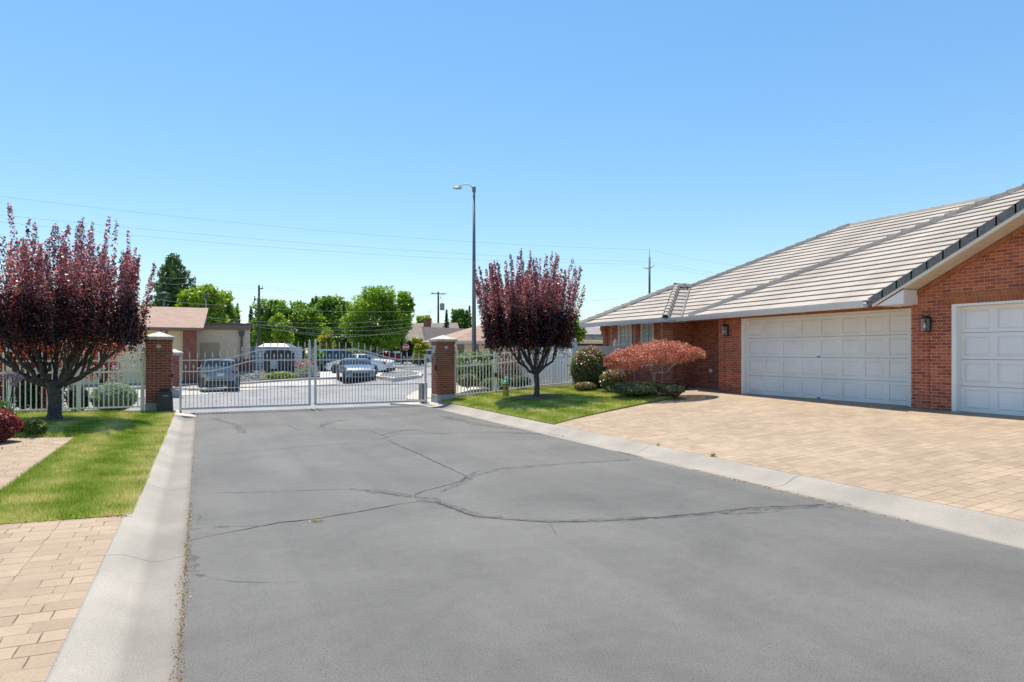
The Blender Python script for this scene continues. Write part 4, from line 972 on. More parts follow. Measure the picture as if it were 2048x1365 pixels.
G = MB()
for seg in ([(bx, by1), (bx, by0)], [(bx, by0), (14.45, by0)], [(14.45, by0 + .0), (E0[0] + .02, E0[1] + .5)], [(E0[0], E0[1] + .55), E0], [E0, (E1[0] + .01, E1[1] + .1)], [(gx0 + .0, 9.60), (gx0, 9.60)]):
    if seg[0] == seg[1]: continue
    m_ = gutter([(p[0], p[1]) for p in seg]); 
    G.add(m_.v, m_.f)
# orientation: walking toward -y the outside (toward -x) is on the right-hand normal used above
hb('gutter', G, M_gutter)
S_ = MB()
S_.prism(None, [(bx, by1, 2.70), (bx, by0, 2.70), (14.7, by0, 2.70), (15.6, 21.0, 2.70), (15.6, by1, 2.70)][::-1], [(bx, by1, SOF), (bx, by0, SOF), (14.7, by0, SOF), (15.6, 21.0, SOF), (15.6, by1, SOF)][::-1]) if False else None
def slab(pl, z0_, z1_): return MB().prism(None, [(x, y, z0_) for x, y in pl], [(x, y, z1_) for x, y in pl])
s1 = slab([(13.80, 22.50), (13.80, 17.27), (14.44, 17.27), (13.88, 16.62), (13.86, 16.15), (13.30, 9.7), (14.2, 9.7), (14.2, 15.2), (15.6, 15.2), (15.6, 22.50)], SOF + .002, SOF + .03)
hb('soffit', s1, M_cream)
# fascia under the gutter line
fs_ = MB()
for a, b in (((13.805, 22.5), (13.805, 17.28)), ((13.80, 17.28), (14.44, 17.28)), ((13.875, 16.12), (13.285, 9.7)), ((14.45, 17.2), (13.90, 16.2))):
    d = unit((b[0] - a[0], b[1] - a[1])); n = (-d[1] * .012, d[0] * .012)
    fs_.prism(None, [(a[0] - n[0], a[1] - n[1], 2.69), (b[0] - n[0], b[1] - n[1], 2.69), (b[0] - n[0], b[1] - n[1], 2.81), (a[0] - n[0], a[1] - n[1], 2.81)], [(a[0] + n[0], a[1] + n[1], 2.69), (b[0] + n[0], b[1] + n[1], 2.69), (b[0] + n[0], b[1] + n[1], 2.81), (a[0] + n[0], a[1] + n[1], 2.81)])
hb('fascia', fs_, M_white)
hb('foundation', MB().b2((14.42, 1.9, -.2), (19.8, 15.1, .30)).b2((14.75, 15.2, -.2), (19.8, 21.7, .30)), M_concrete)
# concrete strip at the garage doors
hb('door_sill', MB().b2((13.92, 3.2, .3), (14.42, 8.2, .472)).b2((14.17, 9.02, .3), (14.42, 14.3, .494)), M_concrete)

# ------------------------------------------------ purple leaf plum trees
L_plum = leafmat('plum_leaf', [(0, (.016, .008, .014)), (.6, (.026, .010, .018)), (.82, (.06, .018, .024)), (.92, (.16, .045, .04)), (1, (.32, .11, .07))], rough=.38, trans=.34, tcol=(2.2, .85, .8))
L_plumtop = leafmat('sunlit_plum_shoot_leaf', [(0, (.075, .045, .06)), (.4, (.19, .105, .125)), (.75, (.33, .19, .20)), (1, (.52, .34, .32))], rough=.36, trans=.4, tcol=(1.9, .85, .85))  # paler young shoots; sunlit brightness of the crown top put into colour
def plum(base, R, zc0, ztop, zfork, label, seed, limbs, off=(0, 0), nshoot=230, leaf=.058, dens=1.0, trunk_r=.12, tw=1.0, flare=.14):
    rs = np.random.default_rng(seed); rd = random.Random(seed)
    root = thing('plum_tree', label, 'tree', tuple(base))
    bz = base.z; H0 = zc0 - bz; HT = ztop - bz; HF = zfork - bz
    # trunk with root flare
    MB().tube([(0, 0, -.1), (.0, 0, .04), (.01, 0, .15), (.02, .0, HF * .5), (.0, .02, HF * .85), (0, 0, HF + .05)], [trunk_r * 1.5, trunk_r * 1.3, trunk_r, trunk_r * .92, trunk_r * 1.0, trunk_r * 1.08], 12).build('trunk', M_bark, root)
    br = MB(); ends = []
    for (ang, reach, rise, r0) in limbs:
        a = math.radians(ang); d = Vector((math.cos(a), math.sin(a), 0))
        p = Vector((0, 0, HF - .08)); pts = [p.copy()]; rad = [r0]
        n = 7
        for i in range(1, n + 1):
            t = i / n; hx = reach * (t ** .8); hz = HF - .08 + rise * (.55 * t + .45 * t * t)
            q = d * hx + Vector((rd.gauss(0, .035), rd.gauss(0, .035), hz)); pts.append(q); rad.append(r0 * (1 - .62 * t))
        br.tube(pts, rad, 9)
        for j in (2, 3, 4, 5, 6, 7, 7):
            s0 = pts[j]; k = rd.randint(2, 3)
            for _ in range(k):
                aa = a + rd.uniform(-1.5, 1.5); L = rd.uniform(.5, 1.1)
                dirv = Vector((math.cos(aa) * .5, math.sin(aa) * .5, 1)).normalized()
                P = [s0]; 
                for u in (1, 2, 3, 4): P.append(P[-1] + (dirv * L / 4) + Vector((rd.gauss(0, .03), rd.gauss(0, .03), 0))); dirv = (dirv + Vector((0, 0, .15))).normalized()
                br.tube(P, [rad[j] * .55, rad[j] * .42, rad[j] * .32, rad[j] * .22, .006], 6, False); ends.append(P[-1])
    br.build('branches', M_bark, root)
    # upright shoots
    PL_, PT, RL, RT_ = [], [], [], []; st = MB()
    ox, oy = off
    for i in range(nshoot):
        r = R * math.sqrt(rs.random()); t = rs.random() * 2 * PI
        x, y = ox + r * math.cos(t), oy + r * math.sin(t); e = (r / R)
        zb = H0 + .32 + rs.normal() * .12 - (.22 * e * e)
        zt = HT - .62 - .38 * e ** 3 + rs.normal() * .14 + (rs.random() < .25) * rs.uniform(.3, .75)
        lean = np.array([math.cos(t), math.sin(t)]) * (.03 + flare * e * rs.random() ** .6) + rs.normal(size=2) * .05
        L = zt - zb
        nl = int(225 * L * dens * (.8 + .4 * rs.random()))
        u = rs.random(nl) ** 1.45
        wd = (.15 * (1 - u) ** .9 + .032)
        aa = rs.random(nl) * 2 * PI; rr = wd * np.sqrt(rs.random(nl))
        X = x + lean[0] * u * L + rr * np.cos(aa); Y = y + lean[1] * u * L + rr * np.sin(aa); Z = zb + u * L + rs.normal(size=nl) * .03
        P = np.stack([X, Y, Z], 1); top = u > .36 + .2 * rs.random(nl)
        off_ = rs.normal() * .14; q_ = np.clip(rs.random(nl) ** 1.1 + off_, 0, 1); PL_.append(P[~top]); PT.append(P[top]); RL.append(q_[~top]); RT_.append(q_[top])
        if i % 3 == 0: st.tube([(x, y, zb), (x + lean[0] * L * .5, y + lean[1] * L * .5, zb + L * .5), (x + lean[0] * L * .97, y + lean[1] * L * .97, zb + L * .97)], [.012, .008, .003], 4, False)
    # hanging outer leaves round the rim
    m = int(10000 * dens); t = rs.random(m) * 2 * PI; e = .62 + .46 * rs.random(m) ** .8
    P = np.stack([ox + R * e * np.cos(t), oy + R * e * np.sin(t), H0 + .42 + rs.normal(size=m) * .27 + .10 * e * e], 1); PL_.append(P); RL.append(np.clip(rs.random(m) * .9 + .12 * np.sin(t * 5), 0, 1))
    st.build('shoots', M_bark, root)
    PL_ = np.concatenate(PL_); PT = np.concatenate(PT)
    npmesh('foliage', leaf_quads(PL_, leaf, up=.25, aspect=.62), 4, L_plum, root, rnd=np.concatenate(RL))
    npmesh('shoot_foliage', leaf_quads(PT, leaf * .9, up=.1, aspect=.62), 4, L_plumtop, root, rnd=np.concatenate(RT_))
    return root
# world direction of picture-right is (CT,-ST)
ri = -math.degrees(TH)
plum(tree1, 1.62, 1.86, 4.68, 1.02, 'large purple leaf plum tree on the left lawn with thick grey limbs', 3,
     [(ri + 180, 1.55, .95, .085), (ri + 165, .85, 1.1, .07), (ri + 120, .6, 1.3, .06), (ri + 60, .55, 1.4, .07), (ri - 20, 1.05, 1.35, .09), (ri - 5, 1.6, .95, .07), (ri + 20, .8, 1.1, .06), (ri - 110, .5, 1.3, .06), (ri + 200, .9, 1.0, .06)],
     off=(.06, -.05), nshoot=165, leaf=.060, dens=.92, trunk_r=.14)
plum(tree2, 1.22, 1.85, 4.62, 1.13, 'smaller purple leaf plum tree with forked grey trunk beside the hydrant', 11,
     [(ri + 180, .95, 1.05, .05), (ri + 165, .6, 1.2, .045), (ri + 190, .35, 1.3, .04), (ri + 90, .3, 1.3, .045), (ri + 20, .35, 1.3, .045), (ri, .75, 1.2, .045), (ri - 30, .5, 1.25, .045), (ri - 100, .35, 1.3, .04)],
     flare=.26, off=(-.22, .1), nshoot=190, leaf=.060, dens=1.05, trunk_r=.085)

# ------------------------------------------------ Japanese maple with umbrella crown
L_jap = leafmat('maple_leaf', [(0, (.28, .12, .07)), (.5, (.54, .27, .19)), (.78, (.68, .42, .31)), (1, (.36, .36, .10))], rough=.45, trans=.3, tcol=(1.6, .8, .6))
jb = at(1308, 784, 18.8); jb.z = hlawn_r(jb.x, jb.y)
jm = thing('japanese_maple', 'low umbrella shaped red japanese maple in front of the brick bay', 'tree', tuple(jb))
pxm = 18.6 / F
def jl(px, py, d=0): # local point from picture position on a plane through the trunk
    r = ray(px, py); n = Vector((ST, CT, 0)); D = (jb - Vector((0, 0, EYE))).dot(n); p = at(px, py, D + d); return p - jb
def crown_top(u): # u in -1..1 across
    return None
prof_t = [(1208, 722), (1225, 709), (1250, 699), (1280, 690), (1310, 683), (1340, 684), (1365, 690), (1390, 699), (1409, 708)]
prof_b = [(1208, 728), (1225, 743), (1250, 748), (1280, 742), (1310, 733), (1340, 731), (1365, 728), (1390, 718), (1409, 709)]
xsT = np.array([jl(*p).dot(Vector((CT, -ST, 0))) for p in prof_t]); zT = np.array([jl(*p).z for p in prof_t]); xsB = xsT; zB = np.array([jl(*p).z for p in prof_b])
def jap_pts(n, shell=True):
    u = rng.uniform(xsT[0], xsT[-1], n); hw_ = (xsT[-1] - xsT[0]) / 2; c = (xsT[-1] + xsT[0]) / 2
    dep = np.sqrt(np.clip(1 - ((u - c) / hw_) ** 2, 0, 1)) * 1.0
    v = rng.uniform(-1, 1, n)
    zt = np.interp(u, xsT, zT); zb = np.interp(u, xsB, zB)
    k = np.sqrt(np.clip(1 - v * v, 0, 1)); zm = lerp(zb, zt, .35)
    top = zm + (zt - zm) * k; bot = zm - (zm - zb) * (k * .6 + .4)
    w_ = rng.random(n) ** .45; z = bot + (top - bot) * w_
    # layered clumps
    z += .05 * np.sin(u * 11 + v * 5) + .045 * np.sin(v * 13 - u * 7) + .03 * np.sin(u * 23 + v * 17)
    X = u * CT + v * dep * ST; Y = -u * ST + v * dep * CT
    return np.stack([X, Y, z], 1), u, w_
P, u_, w_ = jap_pts(24000)
rv = np.clip(rng.random(len(P)) * .7 + .14 * np.sin(P[:, 0] * 5) * np.sin(P[:, 1] * 6 + P[:, 2] * 9) + .1 * (w_ < .3) + np.clip((u_ - xsT[-1] * .55) * .5, 0, .35), 0, 1)
npmesh('foliage', leaf_quads(P, .062, up=.9, aspect=.35), 4, L_jap, jm, rnd=rv)
t = MB(); Lx = lambda px, py, d=0: tuple(jl(px, py, d))
t.tube([(0, 0, -.05), Lx(1307, 760), Lx(1308, 752), Lx(1307, 748)], [.075, .06, .055, .06], 9)
t.build('trunk', simple('pale_bark', (.24, .20, .17), rough=.85, var=.3, scale=10, bump=.5), jm)
b = MB(); b.tube([Lx(1307, 750), Lx(1303, 742, .1), Lx(1300, 732, .2), Lx(1290, 722, .3)], [.045, .035, .03, .02], 7)
b.tube([Lx(1307, 750), Lx(1318, 746), Lx(1326, 747, -.2), Lx(1338, 742, -.2), Lx(1332, 730, -.2), Lx(1325, 722, -.1)], [.045, .035, .03, .028, .022, .015], 7)
b.tube([Lx(1318, 746), Lx(1312, 736), Lx(1306, 726), Lx(1320, 712)], [.03, .025, .02, .012], 7)
b.tube([Lx(1338, 742, -.2), Lx(1345, 732, -.1), Lx(1370, 718)], [.02, .018, .01], 6)
b.build('branches', M_bark2 if False else MATS['pale_bark'], jm)

# ------------------------------------------------ shrubs by the house
L_phot = leafmat('photinia_leaf', [(0, (.05, .08, .02)), (.4, (.10, .14, .035)), (.7, (.20, .18, .07)), (.85, (.42, .20, .09)), (1, (.60, .24, .11))], rough=.3, trans=.25)
L_box = leafmat('box_leaf', [(0, (.05, .10, .015)), (.6, (.12, .20, .03)), (1, (.30, .36, .06))], rough=.35)
L_jun = leafmat('juniper_leaf', [(0, (.07, .10, .055)), (.6, (.14, .18, .10)), (1, (.30, .29, .16))], rough=.6)
L_silver = leafmat('silver_leaf', [(0, (.11, .17, .13)), (.6, (.22, .31, .25)), (1, (.42, .52, .46))], rough=.6)
L_barb = leafmat('barberry_leaf', [(0, (.09, .02, .02)), (.6, (.22, .05, .05)), (1, (.42, .16, .14))], rough=.35, tcol=(2, .8, .7))
L_lime = leafmat('hosta_leaf', [(0, (.16, .24, .04)), (.6, (.35, .45, .10)), (1, (.62, .66, .35))], rough=.4)
def ball_px(name, px, py_b, rx_px, rz_px, D, n, size, mat, label, cat='shrub', ry=None, **k):
    s = D / F; c = at(px, py_b - rz_px, D); return leafball(name, tuple(c), (rx_px * s, (ry if ry else rx_px * s), rz_px * s), n, size, mat, label, cat, **k)
def Dof(px, py, h): p = ong(px, py, h); return ST * p.x + CT * p.y
ball_px('round_shrub', 1180, 781, 38, 43, 21.9, 11000, .058, L_phot, 'big round clipped shrub with orange tips by the white fence end', lump=.035, topnew=.45)
ball_px('round_shrub', 1226, 783, 26, 22, 20.3, 6000, .045, L_phot, 'smaller round clipped shrub with orange tips under the maple edge', lump=.03, topnew=.4)
ball_px('low_shrub', 1170, 781, 22, 8, 20.9, 2600, .045, L_phot, 'low spreading shrub at the foot of the big round shrub')
ball_px('juniper', 1272, 790, 52, 13, 18.6, 9000, .055, L_jun, 'grey green spreading juniper mat under the japanese maple', ry=.7, lump=.08)
ball_px('juniper', 1335, 786, 28, 8, 18.5, 3600, .05, L_jun, 'flat end of juniper ground cover nearest the house entry', ry=.6, lump=.08)
# left edge plants
D0 = 12.4
ball_px('box_shrub', 72, 872, 19, 16, Dof(72, 872, hleft), 3800, .032, L_box, 'small round clipped green shrub at the corner of the left path')
ball_px('box_shrub', 36, 868, 13, 14, Dof(36, 868, hleft), 2600, .032, L_box, 'small dark green shrub between the barberry and the round clipped one')
ball_px('barberry', -16, 886, 44, 34, Dof(10, 884, hleft), 8000, .04, L_barb, 'red barberry bush at the far left edge of the path', lump=.08, coremat=M_inner_red)
h_ = at(-6, 822, 12.6); ht_ = thing('hosta', 'pale yellow green leafy plant behind the red barberry', 'plant', (h_.x, h_.y, hleft(h_.x, h_.y)))
d = rng.normal(size=(240, 3)); d /= np.linalg.norm(d, axis=1)[:, None]; d[:, 2] = np.abs(d[:, 2]); P = d * np.array([.36, .36, .62]) * (.5 + .5 * rng.random((240, 1)))
npmesh('leaves', leaf_quads(P, .16, up=.8, N=d, aspect=.5), 4, L_lime, ht_)
MB().ell((0, 0, .2), (.24, .24, .3), 10, 6).build('inner_foliage', M_inner, ht_)
h_ = at(12, 775, 12.9); fl = thing('flowering_plant', 'pale pink flower heads on tall stems above the yellow green plant', 'flower', (h_.x, h_.y, hleft(h_.x, h_.y)))
P = []; st = MB()
for c, r in (((-.12, 0, 1.03), .09), ((.02, .05, 1.06), .08), ((.22, 0, 1.00), .06), ((.12, .05, .90), .07), ((.16, -.03, 1.08), .04)):
    P.append(rng.normal(size=(170, 3)) * r * .5 + np.array(c)); st.tube([(0, 0, 0), (c[0] * .5, c[1] * .5, c[2] * .6), c], .006, 5)
npmesh('petals', leaf_quads(np.concatenate(P), .03, up=.5, aspect=.9), 4, leafmat('pink_petal', [(0, (.50, .33, .40)), (1, (.72, .58, .64))], trans=.3, tcol=(1, .9, .95)), fl); st.build('stems', M_inner, fl)
# plants behind the left fence
def loose(name, px, py_b, wpx, hpx, D, n, size, mat, label, cat='shrub', base=None, stems=6, shape=1.0, group=None, rndf=None, stemmat=None, minz=.05):
    s = D / F; c = at(px, py_b, D); R_ = wpx * s / 2; H = hpx * s
    root = thing(name, label, cat, (c.x, c.y, c.z), group=group)
    K = max(6, int(n / 260)); cen = []
    for i in range(K):
        t = random.random() * 2 * PI; z = random.uniform(.15, .9); rr = R_ * .75 * math.sin(PI * min(.95, z * .8 + .12)) * math.sqrt(random.random()); cen.append((rr * math.cos(t), rr * math.sin(t), H * z, random.uniform(.16, .30)))
    P = []
    for x, y, z, r in cen:
        m = n // K; d = rng.normal(size=(m, 3)); d /= np.linalg.norm(d, axis=1)[:, None]; P.append(d * (rng.random((m, 1)) ** .5) * np.array([R_ * r * 1.7, R_ * r * 1.7, H * r]) + np.array([x, y, z]))
    P = np.concatenate(P); P[:, 2] = np.clip(P[:, 2], minz, None)
    npmesh('foliage', leaf_quads(P, size, up=.4), 4, mat, root)
    sm = MB()
    for i in range(stems): x, y, z, r = random.choice(cen); sm.tube([(x * .1, y * .1, -.1), (x * .5, y * .5, z * .5), (x, y, z)], [.03, .02, .008], 5)
    sm.build('stems', stemmat or M_bark2, root)
    return root
L_redplum = leafmat('red_plum_leaf', [(0, (.09, .02, .015)), (.5, (.24, .05, .03)), (1, (.45, .14, .07))], rough=.35, trans=.45, tcol=(2.2, .8, .5))
L_dark = leafmat('dark_leaf', [(0, (.015, .035, .01)), (.7, (.03, .06, .015)), (1, (.08, .12, .03))], rough=.5)
loose('red_shrub', 60, 826, 190, 190, 18.4, 12000, .07, L_redplum, 'tall copper red shrub behind the left picket fence', stems=8)
loose('red_shrub', 205, 760, 110, 90, 19.6, 3600, .06, L_redplum, 'copper red branches showing right of the plum trunk over the fence', base=None, minz=-.3)
loose('dark_shrub', 75, 826, 120, 110, 17.9, 9000, .06, L_dark, 'dark green shrub mass low behind the left picket fence')
loose('spirea', 97, 826, 36, 62, 17.1, 1500, .04, L_barb, 'small pink tipped bush against the left picket fence')
loose('lime_shrub', 8, 790, 50, 100, 18.0, 1800, .06, L_lime, 'bright yellow green shrub behind the leftmost fence post')
ball_px('silver_globe', 228, 823, 40, 28, 18.6, 9000, .05, L_silver, 'silvery blue green globe shrub behind the left picket fence', lump=.02)
ball_px('box_shrub', 156, 824, 19, 26, 18.2, 4200, .045, L_dark, 'dark clipped globe shrub left of the silvery globe behind the fence')
# plants behind the right fence
ball_px('garden_shrub', 945, 770, 40, 32, 25.0, 7000, .08, L_box, 'bright green bush behind the fence right of the brick pier', lump=.1)
ball_px('garden_shrub', 935, 774, 22, 13, 23.3, 2600, .06, L_phot, 'low olive shrub by the pale path behind the fence')
ball_px('garden_shrub', 985, 776, 22, 10, 23.6, 2400, .06, L_box, 'low green shrub just behind the hydrant and fence')
ball_px('garden_shrub', 1035, 774, 26, 11, 24.4, 2400, .06, L_dark, 'low dark green shrub behind the fence left of the forked trunk')
loose('smoke_bush', 1030, 762, 100, 62, 27.5, 5200, .07, leafmat('dusty_purple_leaf', [(0, (.10, .05, .06)), (.6, (.24, .13, .13)), (1, (.42, .30, .28))], trans=.3, tcol=(1.5, .9, .9)), 'dusty purple bush behind the fence between lamp post and plum trunk', minz=.3)
loose('dark_shrub', 985, 768, 60, 60, 29, 3600, .08, L_dark, 'dark green shrub at the foot of the street lamp')
co = at(1082, 768, 29.5); cn = thing('columnar_conifer', 'dense bright green conical conifer behind the forked plum trunk', 'tree', (co.x, co.y, .2))
P = []; 
for i in range(9000):
    z = random.random(); r = (1.02 * (1 - z) ** .8 + .06) * (.75 + .3 * random.random() ** .5); t = random.random() * 2 * PI; P.append((r * math.cos(t), r * math.sin(t), .05 + z * 2.6))
npmesh('foliage', leaf_quads(np.array(P), .09, up=1.0, aspect=.4), 4, leafmat('conifer_green', [(0, (.03, .10, .035)), (.6, (.06, .17, .06)), (1, (.13, .26, .09))], rough=.5), cn)
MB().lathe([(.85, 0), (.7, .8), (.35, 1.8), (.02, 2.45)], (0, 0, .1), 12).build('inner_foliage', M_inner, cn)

# ------------------------------------------------ hydrant
M_hy = simple('yellow_paint', (.50, .34, .05), rough=.5, var=.3, scale=20); M_hg = simple('green_paint', (.03, .20, .16), rough=.45, var=.15)
hp = ong(1011, 794, hlawn_r); hy = thing('fire_hydrant', 'yellow fire hydrant with green bonnet on the right lawn', 'hydrant', tuple(hp), rz=-TH)
k = .95
MB().lathe([(.13, -.05), (.13, .03), (.125, .035), (.10, .04), (.10, .06), (.092, .07), (.095, .36), (.12, .365), (.12, .385)], (0, 0, 0), 16).build('barrel', M_hy, hy)
MB().lathe([(.135, .385), (.135, .41), (.115, .42), (.10, .46), (.075, .49), (.04, .505), (.035, .51), (.03, .55), (.001, .552)], (0, 0, 0), 16).build('bonnet', M_hg, hy)
MB().tube([(-.08, 0, .27), (-.15, 0, .27), (-.15, 0, .27), (-.20, 0, .27)], [.055, .055, .065, .06], 10).build('outlet', simple('grey_cap', (.12, .11, .10), rough=.6), hy)
MB().tube([(.03, -.08, .28), (.045, -.15, .28), (.05, -.17, .28)], [.05, .055, .04], 10).build('outlet', MATS['grey_cap'], hy)
MB().tube([(.10, .0, .2), (.115, -.02, .1), (.09, -.08, .05), (.05, -.11, .12)], .008, 5).build('chain', MATS['grey_cap'], hy)
bb_ = thing('electric_box', 'small black box fixed on the white fence post left of the hydrant', 'box', (9.02, 20.26, .92))
MB().box((0, 0, 0), (.07, .08, .12), bev=.008).build('body', M_black, bb_); MB().box((0, -.02, .07), (.09, .11, .015)).build('lid', M_black, bb_)

# ------------------------------------------------ beyond the gate: pavements, kerbs, beds
def PYp(px, py, y0): r = ray(px, py); D = y0 / r.y; return at(px, py, D)
def G2(lst, h=hbey): return [gxy(px, py, h) for px, py in lst]
patch('gutter_apron', G2([(250, 800), (343, 793), (470, 783), (640, 771), (700, 768), (750, 764), (750, 760), (690, 757.5), (624, 757.5), (475, 768), (420, 774), (343, 777), (250, 782)]), hbey, M_concrete, .02, 1.0)
def kerb_line(name, pts, hgt=.15, wd=.25, mat=None, h=hbey, close=False, label=None, cat='kerb'):
    P = [Vector((*p, h(*p))) for p in pts]
    Q = []
    for a, b in zip(P, P[1:] + ([P[0]] if close else [])):
        k = max(1, int((b - a).length / 1.0)); Q += [a.lerp(b, j / k) for j in range(k)]
    if not close: Q.append(P[-1])
    V = []; n = len(Q)
    for i, p in enumerate(Q):
        a = Q[(i - 1) % n] if close or i > 0 else p; b = Q[(i + 1) % n] if close or i < n - 1 else p
        d = (b - a); d.z = 0; d.normalize(); nn = Vector((-d.y, d.x, 0)) * wd / 2; z = h(p.x, p.y)
        V += [(p.x - nn.x, p.y - nn.y, z - .2), (p.x - nn.x, p.y - nn.y, z + hgt), (p.x + nn.x, p.y + nn.y, z + hgt), (p.x + nn.x, p.y + nn.y, z - .2)]
    mb = MB(); m = n if close else n - 1
    for i in range(m):
        j = (i + 1) % n
        for k in range(3): mb.add([], [])
        mb.f += [(i * 4 + k, i * 4 + k + 1, j * 4 + k + 1, j * 4 + k) for k in range(3)]; mb.sm += [False] * 3
    mb.v = V
    if not close: mb.f += [(0, 3, 2, 1), (4 * n - 4, 4 * n - 3, 4 * n - 2, 4 * n - 1)]; mb.sm += [False] * 2
    o = mb.build(name, mat or M_concrete); o['kind'] = 'structure'; return o
kerb_line('kerb', G2([(250, 780), (343, 774)]), hgt=.12)
kerb_line('kerb', G2([(472, 770), (540, 765), (624, 760), (700, 757)]), hgt=.13, wd=.5)
hbed = lambda x, y: hbey(x, y) + .16
bed = G2([(474, 767), (540, 762), (624, 757.5), (640, 757), (632, 746), (615, 741), (560, 743), (500, 746), (462, 748)])
def hrock(x, y): D = ST * x + CT * y; return hbey(x, y) + .08 + .35 * smooth((D - 41) / 8)
g_ = patch('gravel_bed', bed, hrock, M_gravel, 0, .8, kind=None); tag(g_, 'grey angular rock gravel bed rising to the white screen wall', 'gravel', kind='stuff')
# loose stones on the gravel
def stones(poly, h, n, s0, label, mat):
    P = []; xs_ = [p[0] for p in poly]; ys_ = [p[1] for p in poly]
    mb = MB()
    while n > 0:
        x, y = random.uniform(min(xs_), max(xs_)), random.uniform(min(ys_), max(ys_))
        if inpoly(np.array([x]), np.array([y]), poly)[0]:
            s = s0 * random.uniform(.5, 1.3); mb.ell((x, y, h(x, y) + s * .2), (s, s * random.uniform(.6, 1), s * .7), 5, 4, .5); n -= 1
    mb.sm = [False] * len(mb.f); o = mb.build('rocks', mat); tag(o, label, 'rocks', kind='stuff')
stones(bed, hrock, 1500, .10, 'grey landscaping rocks covering the bed behind the far kerb', simple('rock', (.07, .07, .07), col2=(.40, .38, .35), rough=.9, scale=1.2))
bed2 = G2([(350, 775), (398, 770), (404, 750), (358, 752)])
g_ = patch('gravel_bed', bed2, hbey, simple('dark_gravel', (.03, .032, .036), rough=.9, var=.5, scale=20, bump=1), .05, .6, kind=None); tag(g_, 'dark gravel strip left of the parked crossover', 'gravel', kind='stuff')
stones(G2([(396, 772), (405, 772), (412, 748), (402, 746)]), hbey, 120, .12, 'pale rocks edging the dark gravel strip', MATS['rock'])
patch('pavement', G2([(622, 757), (632, 742), (628, 733), (648, 733), (680, 742), (720, 752), (748, 757), (690, 756.5)]), hbey, simple('pale_concrete', (.55, .52, .46), rough=.85, var=.06), .06, 1.0)
isl = G2([(755, 757), (790, 762), (830, 757), (842, 750), (825, 746), (790, 748), (760, 751)])
kerb_line('traffic_island', isl, close=True, hgt=.16, wd=.3, mat=MATS['pale_concrete'])
patch('traffic_island', isl, lambda x, y: hbey(x, y) + .12, M_gravel, 0, .8)
patch('pavement', G2([(855, 806), (845, 802), (815, 801), (812, 796), (822, 788), (838, 783), (856, 779.5), (905, 776), (905, 800)], lambda x, y: hbey(x, y)), hbey, simple('cream_concrete', (.50, .44, .35), rough=.85, var=.08), .05, .5)
patch('path', G2([(905, 792), (975, 789), (968, 782), (930, 777), (905, 776)]), hbey, MATS['cream_concrete'], .09, .6)
kerb_line('kerb', G2([(780, 736), (860, 735)]), hgt=.12, wd=.4, mat=MATS['pale_concrete'])
kerb_line('kerb', G2([(905, 745), (1090, 747)], lambda x, y: .2), hgt=.3, wd=.3, h=lambda x, y: .3)
far_red = kerb_line('garden_wall', [tuple(at(782, 720, 92))[:2], tuple(at(835, 720, 92))[:2]], hgt=.55, wd=.4, mat=simple('red_kerb', (.30, .06, .05), rough=.8)); far_red['kind'] = ''
del far_red['kind']; tag(far_red, 'low dark red garden wall below the far hedge', 'wall')
lw = patch('far_lawn', [tuple(at(px, 715, D))[:2] for px, D in ((770, 93), (840, 93), (840, 104), (770, 104))], lambda x, y: hbey(x, y) + .5, M_lawn, 0, 2)

# yellow green ground cover and flowers in the bed
def mound(px, py, wpx, hpx, D, n, size, mat, label, cat='ground cover', kind=None, name='ground_cover'):
    s = D / F; c = at(px, py, D); rx, rz_ = wpx * s / 2, hpx * s
    d = rng.normal(size=(n, 3)); d /= np.linalg.norm(d, axis=1)[:, None]; d[:, 2] = np.abs(d[:, 2])
    P = d * np.array([rx, rx * .5, rz_]) * (.8 + .25 * rng.random((n, 1)))
    root = thing(name, label, cat, tuple(c), rz=-TH); npmesh('foliage', leaf_quads(P, size, up=.7, N=d), 4, mat, root)
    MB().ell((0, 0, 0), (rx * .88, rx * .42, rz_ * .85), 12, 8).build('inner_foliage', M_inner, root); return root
L_yel = leafmat('yellow_green_leaf', [(0, (.14, .18, .02)), (.6, (.30, .34, .04)), (1, (.48, .46, .08))])
mound(562, 758, 68, 14, 42.5, 5000, .12, L_yel, 'low yellow green shrub spreading in the rock bed', 'shrub', name='low_shrub')
fp = at(612, 750, 43.5); fr_ = thing('flowering_plant', 'clump of red and pink flowers on green stems in the rock bed', 'flower', tuple(fp), rz=-TH)
Q = rng.normal(size=(500, 3)) * np.array([.30, .2, .28]) + np.array([0, 0, .42]); npmesh('foliage', leaf_quads(Q, .12, aspect=.3), 4, L_box, fr_)
Q = rng.normal(size=(260, 3)) * np.array([.34, .22, .14]) + np.array([0, 0, .78]); npmesh('petals', leaf_quads(Q, .09, aspect=.8), 4, leafmat('red_petal', [(0, (.5, .05, .05)), (.5, (.55, .15, .14)), (1, (.6, .35, .35))], tcol=(1.2, .8, .8)), fr_)

